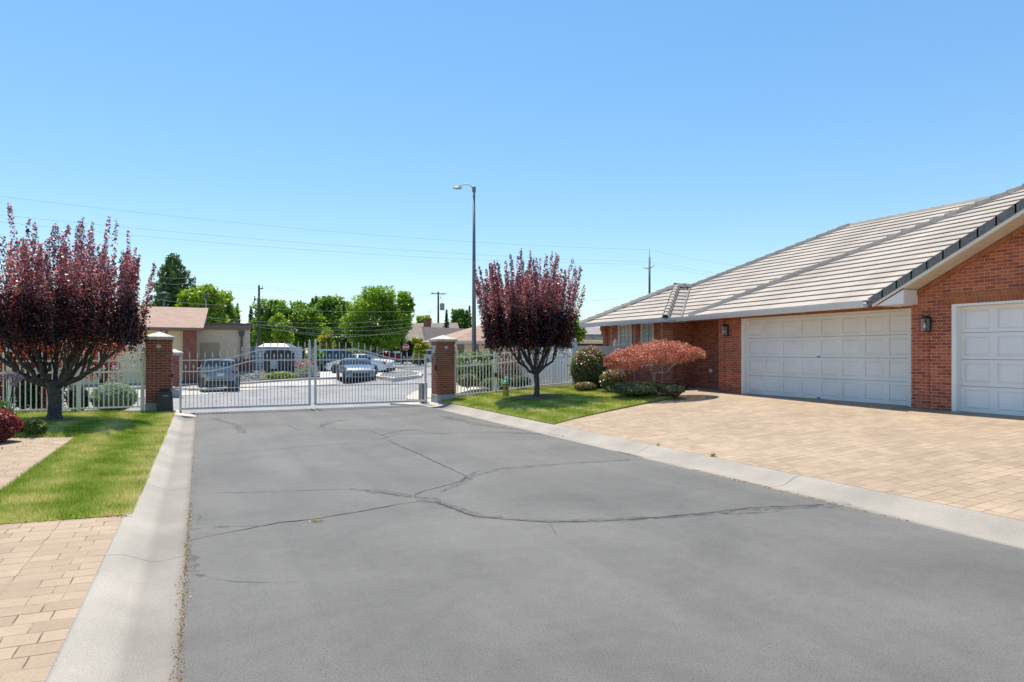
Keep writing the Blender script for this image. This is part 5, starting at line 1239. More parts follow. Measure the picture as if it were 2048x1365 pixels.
# ------------------------------------------------ left clinic building
cl = thing('clinic_building', 'cream building with pinkish shingle roof and flat wing beyond the left gate pier', 'building', (0, 50, 0))
def cb_(name, mb, mat, parent=cl):
    mb.v = [(p[0], p[1] - 50, p[2]) for p in mb.v]; return mb.build(name, mat, parent)
yw, yf = 46.0, 49.0
X = lambda px, y0: PYp(px, 700, y0).x
Z = lambda py, px, y0: PYp(px, py, y0).z
xa, xb = X(-120, yw), X(366, yw); ze = Z(656, 330, yw)
cb_('wall', MB().b2((xa, yw, -.6), (xb, yw + 9, ze)), M_beige)
sd = MB()
for z in np.arange(0.0, ze - .1, .22): sd.b2((xa, yw - .012, z), (xb, yw, z + .20))
cb_('siding', sd, M_beige)
cb_('brick_column', MB().b2((xb, yw - .3, -.5), (X(393, yw - .3), yw + 3, ze - .05)), M_brickpier)
x1, x2 = X(393, yf), X(500, yf); zt = Z(650, 450, yf); zfs = Z(660, 450, yf)
cb_('stucco_wall', MB().b2((x1 - 1, yf, -.5), (x2, yf + 10, zfs)), M_tan)
cb_('fascia', MB().b2((x1 - 1, yf - .12, zfs), (x2 + .08, yf + 10.1, zt)), simple('brown_fascia', (.24, .17, .13), rough=.7, var=.05))
cb_('roof_cap', MB().b2((x1 - 1, yf - .18, zt), (x2 + .14, yf + 10.15, zt + .10)), M_brown)
zw = Z(718, 450, yf)
cb_('brick_wainscot', MB().b2((x1 - .1, yf - .08, -.5), (X(402, yf), yf, zw)), M_brickpier)
cb_('brick_wainscot', MB().b2((X(440, yf), yf - .08, -.5), (x2 + .05, yf, zw)), M_brickpier)
dr = cb_('door', MB().b2((X(402, yf), yf - .05, -.1), (X(440, yf), yf, Z(686, 420, yf))), M_doorbrown)
q = MB().b2((X(439, yf), yf - .10, Z(716, 420, yf)), (X(437, yf) - .05, yf - .05, Z(714, 420, yf))).build('handle', M_steel, dr); q.location = (0, -50, 0)
xd = X(483, yf)
cb_('downspout', MB().b2((xd - .07, yf - .22, -.2), (xd + .07, yf - .09, Z(672, 483, yf))).add([(xd - .12, yf - .25, Z(673, 483, yf)), (xd + .12, yf - .25, Z(673, 483, yf)), (xd + .18, yf - .25, Z(668, 483, yf)), (xd - .18, yf - .25, Z(668, 483, yf)), (xd - .12, yf - .08, Z(673, 483, yf)), (xd + .12, yf - .08, Z(673, 483, yf)), (xd + .18, yf - .08, Z(668, 483, yf)), (xd - .18, yf - .08, Z(668, 483, yf))], [(0, 1, 2, 3), (7, 6, 5, 4), (0, 4, 5, 1), (1, 5, 6, 2), (3, 7, 4, 0)]).b2((xd - .18, yf - .25, Z(668, 483, yf)), (xd + .18, yf - .08, Z(662, 483, yf))), simple('brown_metal', (.10, .08, .07), rough=.5))
# shingle roof: eave in front, ridge behind, straight gable end
ye, yr = yw - .8, yw + 5.5; xr = X(407, ye); zev = Z(655, 330, ye); zr = Z(615, 360, yr); xl = xa - 2
rf = MB(); rf.add([(xl, ye, zev), (xr, ye, zev), (xr + .35, yr, zr), (xl, yr, zr)], [(0, 1, 2, 3)]); rf.add([(xl, yr, zr), (xr + .35, yr, zr), (xr, yr + 6.3, zev), (xl, yr + 6.3, zev)], [(0, 1, 2, 3)])
cb_('roof', rf, M_shingle)
cb_('gable_end', MB().prism(None, [(xr - .02, ye, zev - .03), (xr + .33, yr, zr - .03), (xr - .02, yr + 6.3, zev - .03)], [(xr - .12, ye, zev - .03), (xr + .23, yr, zr - .03), (xr - .12, yr + 6.3, zev - .03)]), M_beige)
cb_('eave', MB().b2((xl, ye - .08, zev - .17), (xr, ye + .05, zev - .01)).b2((xl, ye + .05, zev - .17), (xr, yw + .2, zev - .12)), simple('eave_brown', (.22, .15, .11), rough=.7))
for px in (321, 333): cb_('downspout', MB().b2((X(px, yw) - .05, yw - .12, -.3), (X(px, yw) + .05, yw - .02, ze)), MATS['brown_fascia'])

# ------------------------------------------------ screen wall with dark cabinet
ys_ = 50.0; sw_ = thing('screen_enclosure', 'white lattice block screen wall around the dark utility enclosure', 'enclosure', (0, ys_, 0), rz=0)
def sb_(name, mb, mat): mb.v = [(p[0], p[1] - ys_, p[2]) for p in mb.v]; return mb.build(name, mat, sw_)
M_screen = brickmat('screen_block', (.85, .84, .82), (.78, .77, .75), (.42, .42, .42), bw=.22, rh=.22, ms=.03, varamt=.08, bump=.6)
zz_t, zz_b = Z(694, 560, ys_), .0
sb_('screen_wall', MB().b2((X(500, ys_), ys_, zz_b - .5), (X(604, ys_), ys_ + .15, zz_t)).b2((X(500, ys_), ys_ + .15, zz_b - .5), (X(500, ys_) + .15, ys_ + 5, zz_t)), M_screen)
sb_('post', MB().b2((X(503, ys_), ys_ - .1, -.5), (X(509, ys_), ys_ - .002, zz_t + .05)), M_steel)
yq = 47.5
ck = thing('utility_cabinet', 'dark louvred utility cabinet standing before the white screen wall', 'cabinet', (0, yq, 0))
def kb_(name, mb, mat): mb.v = [(p[0], p[1] - yq, p[2]) for p in mb.v]; return mb.build(name, mat, ck)
zc = Z(706, 560, yq); xc0, xc1 = X(531, yq), X(590, yq)
kb_('cabinet_body', MB().b2((xc0, yq, -.2), (xc1, yq + 1.6, zc)), M_darkplastic)
lv = MB()
for i in range(6): x = lerp(xc0 + .1, xc1 - .3, i / 5); lv.b2((x, yq - .03, .2), (x + .18, yq - .002, zc - .25))
kb_('louvres', lv, simple('charcoal_panel', (.05, .052, .055), rough=.5))
kb_('top_hood', MB().b2((X(535, yq), yq - .15, zc), (xc1 - .2, yq + 1.5, zc + .14)).b2((X(540, yq), yq, zc + .14), (X(578, yq), yq + 1.3, zc + .28)), M_darkplastic)
kb_('meter_box', MB().b2((X(541, yq), yq - .25, Z(738, 547, yq)), (X(553, yq), yq - .035, Z(721, 547, yq))), simple('grey_meter', (.40, .43, .46), rough=.5))
kb_('footing', MB().b2((xc0 - .2, yq - .3, -.3), (xc1 + .2, yq + 1.7, .06)), M_concrete)
rt_ = at(556, 693, 56); rv_ = thing('rooftop_unit', 'grey metal ventilation unit showing above the white screen wall', 'vent unit', (rt_.x, rt_.y, 0), rz=-TH)
MB().box((0, 0, 1.15), (1.9, 2, 2.0)).build('housing', M_steel, rv_)
MB().add([(-1.4, -1, 2.15), (1.3, -1, 2.15), (1.3, 1, 2.15), (-1.4, 1, 2.15), (-.9, -.6, 2.45), (.8, -.6, 2.45), (.8, .6, 2.45), (-.9, .6, 2.45)], [(3, 2, 1, 0), (4, 5, 6, 7), (0, 1, 5, 4), (1, 2, 6, 5), (2, 3, 7, 6), (3, 0, 4, 7)]).build('hood', simple('light_metal', (.22, .22, .22), rough=.4, metal=.5), rv_)

# ------------------------------------------------ right clinic building with lettering
y2 = 42.0
dc = thing('dentist_building', 'low tan building with pinkish roof and sign lettering behind the right fence', 'building', (0, y2, 0))
def db_(name, mb, mat, parent=dc):
    mb.v = [(p[0], p[1] - y2, p[2]) for p in mb.v]; return mb.build(name, mat, parent)
xL, xR = X(903, y2), X(1240, y2) + 10
xM = X(1120, y2)
db_('wall', MB().b2((xL, y2, -.3), (xM, y2 + 3.6, 2.45)), M_beige)
for px in (921, 950, 985, 1015, 1045):
    w_ = db_('window', MB().b2((X(px - 7, y2) - .06, y2 - .05, .9), (X(px + 7, y2) + .06, y2 - .005, 2.3)), M_white)
    q = MB().b2((X(px - 7, y2), y2 - .07, .95), (X(px + 7, y2), y2 - .052, 2.25)).build('pane', M_glass_dark, w_); q.location = (0, -y2, 0)
e0, r0_ = y2 - 1.1, y2 + 2.4
rf = MB(); zE = 2.45; zR = Z(646, 975, r0_); xh = X(975, r0_)
xe0 = xL - .5
rf.add([(xe0, e0, zE), (xM, e0, zE), (xM, r0_, zR), (xh, r0_, zR)], [(0, 1, 2, 3)]); rf.add([(xe0, e0, zE), (xh, r0_, zR), (xe0, r0_ + 3, zE)], [(0, 1, 2)]); rf.add([(xh, r0_, zR), (xM, r0_, zR), (xM, r0_ + 3, zE), (xe0, r0_ + 3, zE)], [(0, 1, 2, 3)])
db_('roof', rf, M_shingle)
db_('fascia', MB().b2((xe0, e0 - .06, zE - .16), (xM, e0, zE + .02)), M_cream)
db_('soffit', MB().b2((xe0, e0, zE - .15), (xM, y2, zE - .10)), M_cream)
# portico with sign band
xs0, xs1 = xM, xR
db_('portico_roof', MB().add([(xs0, y2 - .5, 3.05), (xs1, y2 - .5, 3.05), (xs1, y2 + 3, 3.75), (xs0, y2 + 3, 3.75)], [(0, 1, 2, 3)]), simple('mauve_shingle', (.26, .22, .22), rough=.9, var=.08))
db_('sign_band', MB().b2((xs0, y2 - .6, 2.62), (xs1, y2 - .4, 3.04)), simple('brown_band', (.24, .185, .15), rough=.7, var=.05))
db_('portico_soffit', MB().b2((xs0, y2 - .5, 2.35), (xs1, y2 + 2, 2.60)), M_beige)
db_('portico_wall', MB().b2((xs0, y2 + 2, -.3), (xs1, y2 + 8, 2.35)), M_brickpier)
db_('brick_column', MB().b2((X(1199, y2), y2 - .4, -.3), (X(1212, y2), y2, 2.34)), M_brickpier)
for px in (1150, 1166, 1186): db_('window', MB().b2((X(px - 6, y2 + 2), y2 + 1.93, .6), (X(px + 6, y2 + 2), y2 + 1.995, 2.1)), M_glass_dark)
tx = bpy.data.curves.new('sign_letters', 'FONT'); tx.body = 'able Dentistry'; tx.size = .34; tx.extrude = .02; tx.materials.append(simple('letter_paint', (.66, .58, .48), rough=.5))
to = bpy.data.objects.new('tmp_letters', tx); COL.objects.link(to); bpy.context.view_layer.update()
me = bpy.data.meshes.new_from_object(to.evaluated_get(bpy.context.evaluated_depsgraph_get())); bpy.data.objects.remove(to)
lt = link('sign_letters', me, dc); xw_ = max(v.co.x for v in me.vertices); lt.rotation_euler = (PI / 2, 0, 0)
xt0 = X(1206, y2); lt.location = (xt0 - xw_, -.62, 2.70)

# brown roofed house far behind, with chimney
hx = thing('brown_roof_house', 'distant house with brown gabled roof and chimney behind the stop sign', 'house', (0, 100, 0))
def xb_(name, mb, mat, parent=hx): mb.v = [(p[0], p[1] - 100, p[2]) for p in mb.v]; return mb.build(name, mat, parent)
P3 = lambda px, py, y: tuple(PYp(px, py, y))
xb_('main_roof', MB().add([P3(795, 697, 100), P3(930, 697, 100), P3(915, 646, 107), P3(824, 647, 107)], [(0, 1, 2, 3)]).add([P3(824, 647, 107), P3(915, 646, 107), (P3(930, 697, 100)[0], 114, 3), (P3(795, 697, 100)[0], 114, 3)], [(0, 1, 2, 3)]), M_shingle2)
xb_('front_gable_roof', MB().add([P3(852, 695, 96.5), P3(935, 695, 96.5), P3(935, 658, 99.5), P3(843, 654, 99.5)], [(0, 1, 2, 3)]), simple('brown_shade_shingle', (.20, .16, .14), rough=.9))
xb_('dormer_roof', MB().add([P3(785, 690, 98), P3(822, 684, 97), P3(808, 662, 99), P3(797, 668, 99.5)], [(0, 1, 2, 3)]), M_shingle2)
xb_('wall', MB().b2((P3(797, 700, 100)[0], 100.2, 0), (P3(940, 700, 100)[0], 113, P3(860, 690, 100)[2])), M_tan)
c0 = PYp(855, 650, 104.5); xb_('chimney', MB().b2((c0.x - .45, 104, c0.z - 2), (c0.x + .45, 105.2, PYp(855, 639, 104.5).z)).b2((c0.x - .58, 103.9, PYp(855, 640, 104.5).z), (c0.x + .58, 105.3, PYp(855, 637.5, 104.5).z)), M_brickpier)
lb = thing('far_building', 'long low tan building far behind the parked cars', 'building', (0, 108, 0))
a = PYp(630, 684, 108); b = PYp(800, 684, 108)
MB().b2((a.x, 0, 0), (b.x, 8, a.z)).build('wall', simple('rose_tan', (.38, .25, .19), rough=.9, var=.06), lb)
MB().b2((a.x - .3, -.3, a.z), (b.x + .3, 8.3, a.z + .3)).build('roof', M_brown, lb)
for i in range(5): MB().b2((lerp(a.x, b.x, .1 + i * .18), -.05, .8), (lerp(a.x, b.x, .16 + i * .18), -.005, 2.0)).build('window', M_glass_dark, lb)

# ------------------------------------------------ trees in the distance
def broad(px, top, bot, wpx, D, n, size, mat, label, seed, trunk=True, lobes=16, group='trees beyond the gate', name='broadleaf_tree', base_py=None, spiky=0, low=.0, core=True, gap=.0, upr=1.0):
    rs = np.random.default_rng(seed); rd = random.Random(seed); s = D / F
    c = at(px, bot, D); gz = hbey(c.x, c.y); root = thing(name, label, 'tree', (c.x, c.y, gz), group=group)
    zt = at(px, top, D).z - gz; zb = max(.3, c.z - gz); R_ = wpx * s / 2; H = zt - zb
    P = []; rn = []; lob = []
    for i in range(lobes):
        u = rd.random(); a = rd.random() * 2 * PI; env = math.sqrt(max(.05, 1 - (abs(u * .94 - .42) / .62) ** 2.2)); rr = R_ * env * (.25 + .5 * math.sqrt(rd.random()))
        lr = R_ * rd.uniform(.26, .42); lob.append((rr * math.cos(a), rr * math.sin(a), zb + H * (.10 + u * .78), lr))
    lob.append((0, 0, zt - R_ * .3, R_ * .28)); lob.append((0, 0, zb + H * .45, R_ * .55)); lob.append((0, 0, zb + H * .68, R_ * .42))
    tot = sum(l[3] ** 2 for l in lob)
    for x, y, z, r in lob:
        m = int(n * r * r / tot); d = rs.normal(size=(m, 3)); d /= np.linalg.norm(d, axis=1)[:, None]
        bump = 1 + .22 * np.sin(d[:, 0] * 7 + x) * np.sin(d[:, 1] * 6 + y) + .15 * np.sin(d[:, 2] * 9 + z)
        q = d * (r * (.45 + .6 * rs.random(m) ** .6) * bump)[:, None]; q[:, 2] *= min(1.25, max(.5, H / (2 * R_))) * upr
        P.append(q + np.array([x, y, z])); rn.append(np.clip(rs.random(m) * .75 + rd.uniform(-.1, .25), 0, 1))
    if spiky:
        for k in range(spiky):
            a = rd.random() * 2 * PI; rr = R_ * .8 * math.sqrt(rd.random()); z0 = zb + H * (1 - .45 * (rr / R_) ** 1.5) * .86; m = n // (spiky * 5); u = rs.random(m); L = H * rd.uniform(.12, .26)
            P.append(np.stack([rr * math.cos(a) + rs.normal(size=m) * R_ * .07 * (1.1 - u), rr * math.sin(a) + rs.normal(size=m) * R_ * .07 * (1.1 - u), z0 + u * L], 1)); rn.append(rs.random(m))
    P = np.concatenate(P); rn = np.concatenate(rn); k = P[:, 2] > zb * .75; 
    npmesh('crown', leaf_quads(P[k], size, up=.5), 4, mat, root, rnd=rn[k])
    if trunk:
        t = MB(); r0 = max(.16, R_ * .07); t.tube([(0, 0, -.2), (0, 0, zb * .6), (0, 0, zb + H * .5)], [r0 * 1.2, r0, r0 * .3], 8)
        for i in range(6): x, y, z, r = rd.choice(lob[:-3]); t.tube([(0, 0, zb * .9), (x * .5, y * .5, (zb + z) / 2), (x, y, z)], [r0 * .6, r0 * .35, r0 * .1], 6)
        t.build('trunk', M_bark2, root)
    return root
G1 = leafmat('green_leaf', [(0, (.08, .16, .02)), (.5, (.16, .28, .035)), (1, (.32, .42, .07))])
G2l = leafmat('yellow_green', [(0, (.13, .22, .02)), (.5, (.23, .34, .035)), (1, (.42, .48, .08))])
G3 = leafmat('deep_green', [(0, (.06, .12, .025)), (.5, (.11, .20, .035)), (1, (.22, .32, .07))])
G4 = leafmat('autumn_green', [(0, (.14, .20, .02)), (.6, (.30, .32, .03)), (.85, (.45, .38, .04)), (1, (.50, .28, .04))])
G5 = leafmat('round_tree_green', [(0, (.08, .16, .012)), (.5, (.17, .29, .022)), (1, (.34, .43, .05))])
broad(405, 572, 660, 100, 72, 11000, .32, G2l, 'yellow green feathery tree just right of the big dark spruce', 1, spiky=8)
broad(440, 583, 665, 76, 88, 9000, .34, G1, 'mid green rounded tree behind the flat roofed wing', 2)
broad(545, 600, 690, 84, 92, 9000, .36, G1, 'green tree just right of the tall pole with a pointed top', 4, spiky=8, low=.3)
broad(560, 628, 696, 52, 70, 7000, .26, G2l, 'small bright green tree above the white screen wall', 5)
broad(608, 606, 696, 92, 96, 10000, .38, G1, 'green tree in the middle of the row above the gate centre', 6, spiky=9)
broad(655, 590, 692, 98, 100, 12000, .38, G1, 'taller darker tree left of the big round tree', 7, spiky=12)
broad(694, 604, 700, 52, 104, 6000, .38, G3, 'dark green tree partly hidden behind the big round tree', 9)
broad(520, 640, 698, 52, 98, 5000, .36, G3, 'dark green low tree behind the tall pole', 8)
broad(650, 662, 712, 44, 60, 4600, .20, G4, 'small tree turning yellow and orange behind the gate centre', 10, lobes=10)
broad(752, 576, 692, 138, 78, 28000, .27, G5, 'largest round crowned tree left of the stop sign', 12, lobes=24, base_py=716)
broad(804, 584, 692, 68, 80, 11000, .27, G5, 'narrower round tree joined to the right of the largest one', 13, lobes=14)
broad(840, 676, 716, 44, 72, 5000, .20, G4, 'small yellow green tree right of the stop sign', 14, lobes=10)
broad(845, 632, 660, 40, 130, 2600, .45, G2l, 'pale green treetop behind the brown roofed house', 15)
broad(922, 618, 672, 46, 118, 5000, .42, G3, 'dark green tree right of the transformer pole', 16, spiky=5)
broad(1146, 625, 702, 58, 33, 5200, .14, G2l, 'bright lime green young tree above the white privacy fence', 17, lobes=9, spiky=3)
def conifer(px, top, bot, wpx, D, n, size, mat, label, seed, layers=16, group='spruce trees beyond the gate', droop=.18, power=1.0):
    rs = np.random.default_rng(seed); rd = random.Random(seed); s = D / F; c = at(px, bot, D); gz = hbey(c.x, c.y)
    root = thing('spruce_tree', label, 'tree', (c.x, c.y, gz), group=group); zt = at(px, top, D).z - gz; zb = max(.5, c.z - gz - 1.5); H = zt - zb; R_ = wpx * s / 2
    P = []; tb = MB(); tb.tube([(0, 0, -.2), (0, 0, zb + H * .5), (0, 0, zt - .2)], [R_ * .08 + .08, R_ * .05 + .03, .02], 6)
    nb = layers * 9
    for i in range(nb):
        u = (i / nb) ** .95; z = zb + H * u; L = R_ * (1 - u) ** power * rd.uniform(.5, 1.22) + .08 * R_; a = i * 2.399 + rd.random() * .5
        m = max(6, int(n / nb * (L / R_) * 2.0)); t = rs.random(m) ** .7
        x = np.cos(a) * L * t; y = np.sin(a) * L * t; w_ = (.16 * L + .04) * (1.15 - t)
        P.append(np.stack([x + rs.normal(size=m) * w_, y + rs.normal(size=m) * w_, z - droop * L * t + .10 * L * t ** 3 + rs.normal(size=m) * .035 * R_ - abs(rs.normal(size=m)) * .05 * L], 1))
    npmesh('crown', leaf_quads(np.concatenate(P), size, up=.3, aspect=.35), 4, mat, root); tb.build('trunk', M_bark2, root)
LC = leafmat('spruce_needles', [(0, (.05, .10, .03)), (.6, (.10, .18, .05)), (1, (.22, .29, .09))], rough=.6, trans=.15)
LCb = leafmat('blue_spruce_needles', [(0, (.03, .055, .05)), (.6, (.06, .10, .085)), (1, (.13, .18, .15))], rough=.6, trans=.15)
conifer(347, 510, 662, 190, 74, 26000, .34, LC, 'big dark spruce towering behind the pinkish shingle roof', 21, layers=13, power=.85, droop=.28)
conifer(475, 608, 675, 26, 105, 2600, .34, LCb, 'small dark spruce just left of the slender one', 22)
conifer(502, 612, 690, 34, 100, 3600, .30, LCb, 'slender blue spruce left of the tall pole', 23)
conifer(893, 620, 676, 22, 108, 2600, .32, LCb, 'slender blue green spruce rising behind the brown roofed house', 24)
conifer(939, 612, 668, 16, 125, 1600, .35, LCb, 'thin spruce tip beside the street lamp pole', 25)
# hedges and shrubs
hd = thing('hedge', 'tall dark green clipped hedge behind the stop sign', 'hedge', tuple(at(815, 720, 98)), rz=-TH)
m = 7000; Q = np.stack([rng.uniform(-2.9, 2.9, m), rng.uniform(-.6, .6, m), rng.uniform(0, 2.7, m)], 1); k = rng.integers(0, 3, m); Q[k == 0, 1] = -.6; Q[k == 1, 2] = 2.7
npmesh('foliage', leaf_quads(Q + rng.normal(size=(m, 3)) * .06, .2, up=.4), 4, L_dark, hd); MB().box((0, 0, 1.3), (5.6, 1.0, 2.6)).build('inner_foliage', M_inner, hd)
loose('lime_shrub', 640, 738, 34, 44, 52, 3000, .13, G1, 'light green shrub between the gate centre and the dark crossover')
ball_px('olive_shrub', 707 + 0, 722, 16, 12, 70, 1500, .15, G1, 'round green shrub behind the dark crossover', lump=.1)
ball_px('grey_shrub', 841, 729, 17, 9, 74, 1600, .14, L_jun, 'rounded grey green shrub at the far kerb by the silver car')
tag(patch('far_hedge', [tuple(at(px, 700, D))[:2] for px, D in ((300, 118), (800, 124), (1100, 132), (1100, 136), (800, 128), (300, 121))], lambda x, y: .3, M_inner, 0, 10), None)
fh = thing('tree_belt', 'continuous dark green belt of low growth far behind the houses', 'hedge', (0, 0, 0))
m = 26000; pxs = rng.uniform(360, 1100, m); DD = rng.uniform(115, 126, m); Zt = 2.6 + 1.2 * np.sin(pxs * .05) + .8 * np.sin(pxs * .13)
XX = (pxs - 1024) / F; Q = np.stack([(CT * XX + ST) * DD, (-ST * XX + CT) * DD, rng.random(m) ** .8 * Zt + .2], 1)
o = npmesh('foliage', leaf_quads(Q, .5, up=.5), 4, G3, None); bpy.data.objects.remove(fh); tag(o, 'far belt of low green growth behind the houses', 'greenery', kind='stuff'); o.name = 'far_greenery'
fhh = bpy.data.objects.get('far_hedge'); bpy.data.objects.remove(fhh)

# ------------------------------------------------ poles, lamps, wires
lp = at(948, 765, 30); sl_ = thing('street_lamp', 'tall grey street lamp with curved arm behind the right plum tree', 'street lamp', (lp.x, lp.y, .25), rz=-TH)
zt = at(948, 374, 30).z - .25
MB().tube([(0, 0, 0), (0, 0, zt * .5), (0, 0, zt)], [.115, .085, .055], 12).build('pole', M_steel, sl_)
MB().lathe([(.16, 0), (.16, .12), (.12, .2)], (0, 0, 0), 12).build('base', M_steel, sl_)
MB().lathe([(.075, 0), (.085, .05), (.085, .22), (.06, .25), (.03, .30)], (0, 0, zt - .25), 10).build('bracket', M_steel, sl_)
MB().tube([(-.04, 0, zt - .08), (-.2, 0, zt + .08), (-.4, 0, zt + .12), (-.55, 0, zt + .07), (-.62, 0, zt + .0)], .026, 8).build('arm', M_gate, sl_)
MB().ell((-.76, 0, zt - .06), (.22, .10, .065), 14, 8).build('lamp_head', simple('lamp_shell', (.50, .48, .44), rough=.4), sl_)
MB().tube([(-.66, 0, zt + .0), (-.66, 0, zt + .05)], .02, 6).build('photocell', M_black, sl_)
def upole(px, py_t, D, label, arms, name='utility_pole', r0=.16, base=0, rz=-TH, mat=None):
    p = at(px, 700, D); gz = 0; t = at(px, py_t, D).z; root = thing(name, label, 'utility pole', (p.x, p.y, gz), rz=rz)
    MB().tube([(0, 0, -.3), (0, 0, t * .5), (0, 0, t)], [r0, r0 * .8, r0 * .6], 10).build('pole', mat or M_wood, root); arms(root, t); return root, t
def ins(root, x, z, y=0): MB().lathe([(.05, 0), (.07, .05), (.05, .1), (.07, .15), (.03, .2)], (x, y, z), 8).build('insulator', M_steel, root)
def arms1(root, t):
    MB().tube([(0, 0, t - .2), (0, 0, t + .0)], .05, 6).build('top_cap', M_steel, root)
    MB().box((.28, 0, t - .45), (.5, .10, .12)).build('crossarm', M_wood, root); ins(root, .45, t - .38)
    MB().tube([(-.05, 0, t - 1.9), (-.4, 0, t - 1.7), (-.65, 0, t - 2.1)], .05, 6).build('bracket', M_steel, root); MB().tube([(-.65, 0, t - 2.3), (-.55, 0, t - 1.4)], .07, 6).build('cutout', M_steel, root)
p1, t1 = upole(518, 571, 86, 'tall weathered utility pole right of the flat roofed wing', arms1, r0=.22)
def arms2(root, t):
    MB().box((0, 0, t - .35), (2.8, .12, .14), rz=.5).build('crossarm', M_wood, root)
    for x in (-1.1, 1.1): ins(root, x * math.cos(.5), t - .28, x * math.sin(.5))
    MB().tube([(.25, 0, t - 1.2), (.8, 0, t - .45)], .03, 5).build('brace', M_steel, root)
p2, t2 = upole(876.5, 584, 118, 'dark wooden utility pole with crossarm and round transformer', arms2, r0=.24, mat=simple('dark_pole_wood', (.06, .05, .045), rough=.9))
tb_ = MB().lathe([(.40, 0), (.42, .1), (.42, 1.1), (.36, 1.2), (.05, 1.25)], (.72, -.1, t2 - 3.3), 14).build('transformer', simple('transformer_grey', (.28, .30, .31), rough=.5), p2)
MB().tube([(.72, -.1, t2 - 2.0), (.72, -.1, t2 - 1.6), (.3, 0, t2 - .9)], .03, 5).build('lead', M_steel, p2)
def arms3(root, t):
    MB().tube([(0, 0, t - .1), (0, 0, t + 1.15)], [.035, .02], 6).build('top_rod', M_steel, root)
    MB().tube([(-.75, 0, t - 1.35), (-.1, 0, t - 1.45)], .05, 6).build('arm', M_steel, root); MB().tube([(.05, 0, t - 1.45), (.62, 0, t - 1.0)], .05, 6).build('arm', M_steel, root)
p3, t3 = upole(1299, 515, 84, 'tall slim steel pole rising behind the tile roof', arms3, r0=.20, mat=simple('dark_steel_pole', (.09, .10, .11), rough=.5))
lp2 = at(328, 640, 62); r = thing('car_park_light', 'short car park light with flat round head before the big spruce', 'street lamp', (lp2.x, lp2.y, 0), rz=-TH); zl = at(328, 588, 62).z
MB().tube([(0, 0, 0), (0, 0, zl)], .09, 8).build('pole', M_steel, r); MB().lathe([(.12, 0), (.42, .04), (.42, .14), (.1, .2)], (0, 0, zl - .03), 12).build('lamp_head', M_steel, r)
lp3 = at(412, 640, 66); r = thing('car_park_light', 'slim car park light pole before the yellow green feathery tree', 'street lamp', (lp3.x, lp3.y, 0), rz=-TH); zl = at(412, 590, 66).z
MB().tube([(0, 0, 0), (0, 0, zl)], .07, 8).build('pole', M_steel, r); MB().box((0, 0, zl), (.5, .3, .1), bev=.01).build('lamp_head', M_steel, r)
M_wire = simple('wire', (.22, .26, .30), rough=.6); M_wire2 = simple('pale_wire', (.55, .52, .46), rough=.4)
def wire(a, b, sag, label, rad=.010, mat=None, group='overhead utility wires'):
    pts = []
    for i in range(25): t = i / 24; p = a.lerp(b, t); p.z -= sag * 4 * t * (1 - t); pts.append(p)
    o = MB().tube([p - a for p in pts], rad, 4, False).build('wire', mat or M_wire); o.location = a; tag(o, label, 'wire', group)
W3 = lambda px, py, D=84: at(px, py, D)
wire(at(-40, 388, 60), W3(1299, 500), .9, 'highest wire running from the left edge to the tip of the slim steel pole')
wire(at(-40, 426, 60), W3(1309, 525), .7, 'upper of two close wires running from the left edge to the slim pole arms')
wire(at(-40, 440, 60), W3(1290, 529), .9, 'lower of two close wires running from the left edge to the slim pole arms')
wire(W3(1299, 500), at(1700, 555, 70), .5, 'highest wire leaving the slim steel pole toward the tile roof')
wire(W3(1309, 525), at(1700, 580, 70), .3, 'middle wire leaving the slim steel pole toward the tile roof')
wire(W3(1309, 530), at(1700, 592, 70), .3, 'lowest wire leaving the slim steel pole toward the tile roof')
wire(at(300, 551, 80), at(518, 571, 86), .3, 'upper wire reaching the tall weathered pole from the left')
wire(at(300, 558, 80), at(523, 577, 86), .3, 'lower wire reaching the tall weathered pole from the left')
wire(at(518, 571, 86), at(868, 588, 118), 1.0, 'upper wire between the tall weathered pole and the transformer pole')
wire(at(523, 577, 86), at(885, 586, 118), 1.3, 'lower wire between the tall weathered pole and the transformer pole')
wire(at(868, 588, 118), at(1299, 595, 110), 1.0, 'upper wire leaving the transformer pole to the right')
wire(at(885, 586, 118), at(1299, 588, 110), 1.6, 'lower wire leaving the transformer pole to the right')
for i, (a, b, s_) in enumerate([((310, 598), (480, 610), .2), ((520, 617), (950, 618), .3), ((410, 635), (840, 637), .5), ((430, 641), (835, 645), .6), ((560, 650), (830, 652), .5), ((520, 655), (820, 666), .4), ((560, 661), (815, 660), .6), ((310, 553), (375, 556), .1), ((310, 565), (370, 568), .1)]):
    wd_ = ['wire crossing the big spruce just above the roof ridge', 'highest pale wire crossing the crown of the largest round tree', 'second pale wire down across the distant trees', 'third pale wire down across the distant trees', 'fourth pale wire down across the largest round tree', 'slanting pale wire fifth down across the distant trees', 'lowest pale wire across the distant trees', 'upper short wire across the big spruce', 'second short wire across the big spruce'][i]
    wire(at(*a, 56), at(*b, 64), s_, wd_, .011, M_wire2)
wire(at(876, 612, 118), at(820, 636, 96), .3, 'thin service wire slanting from the transformer pole to the brown roofed house', .02)

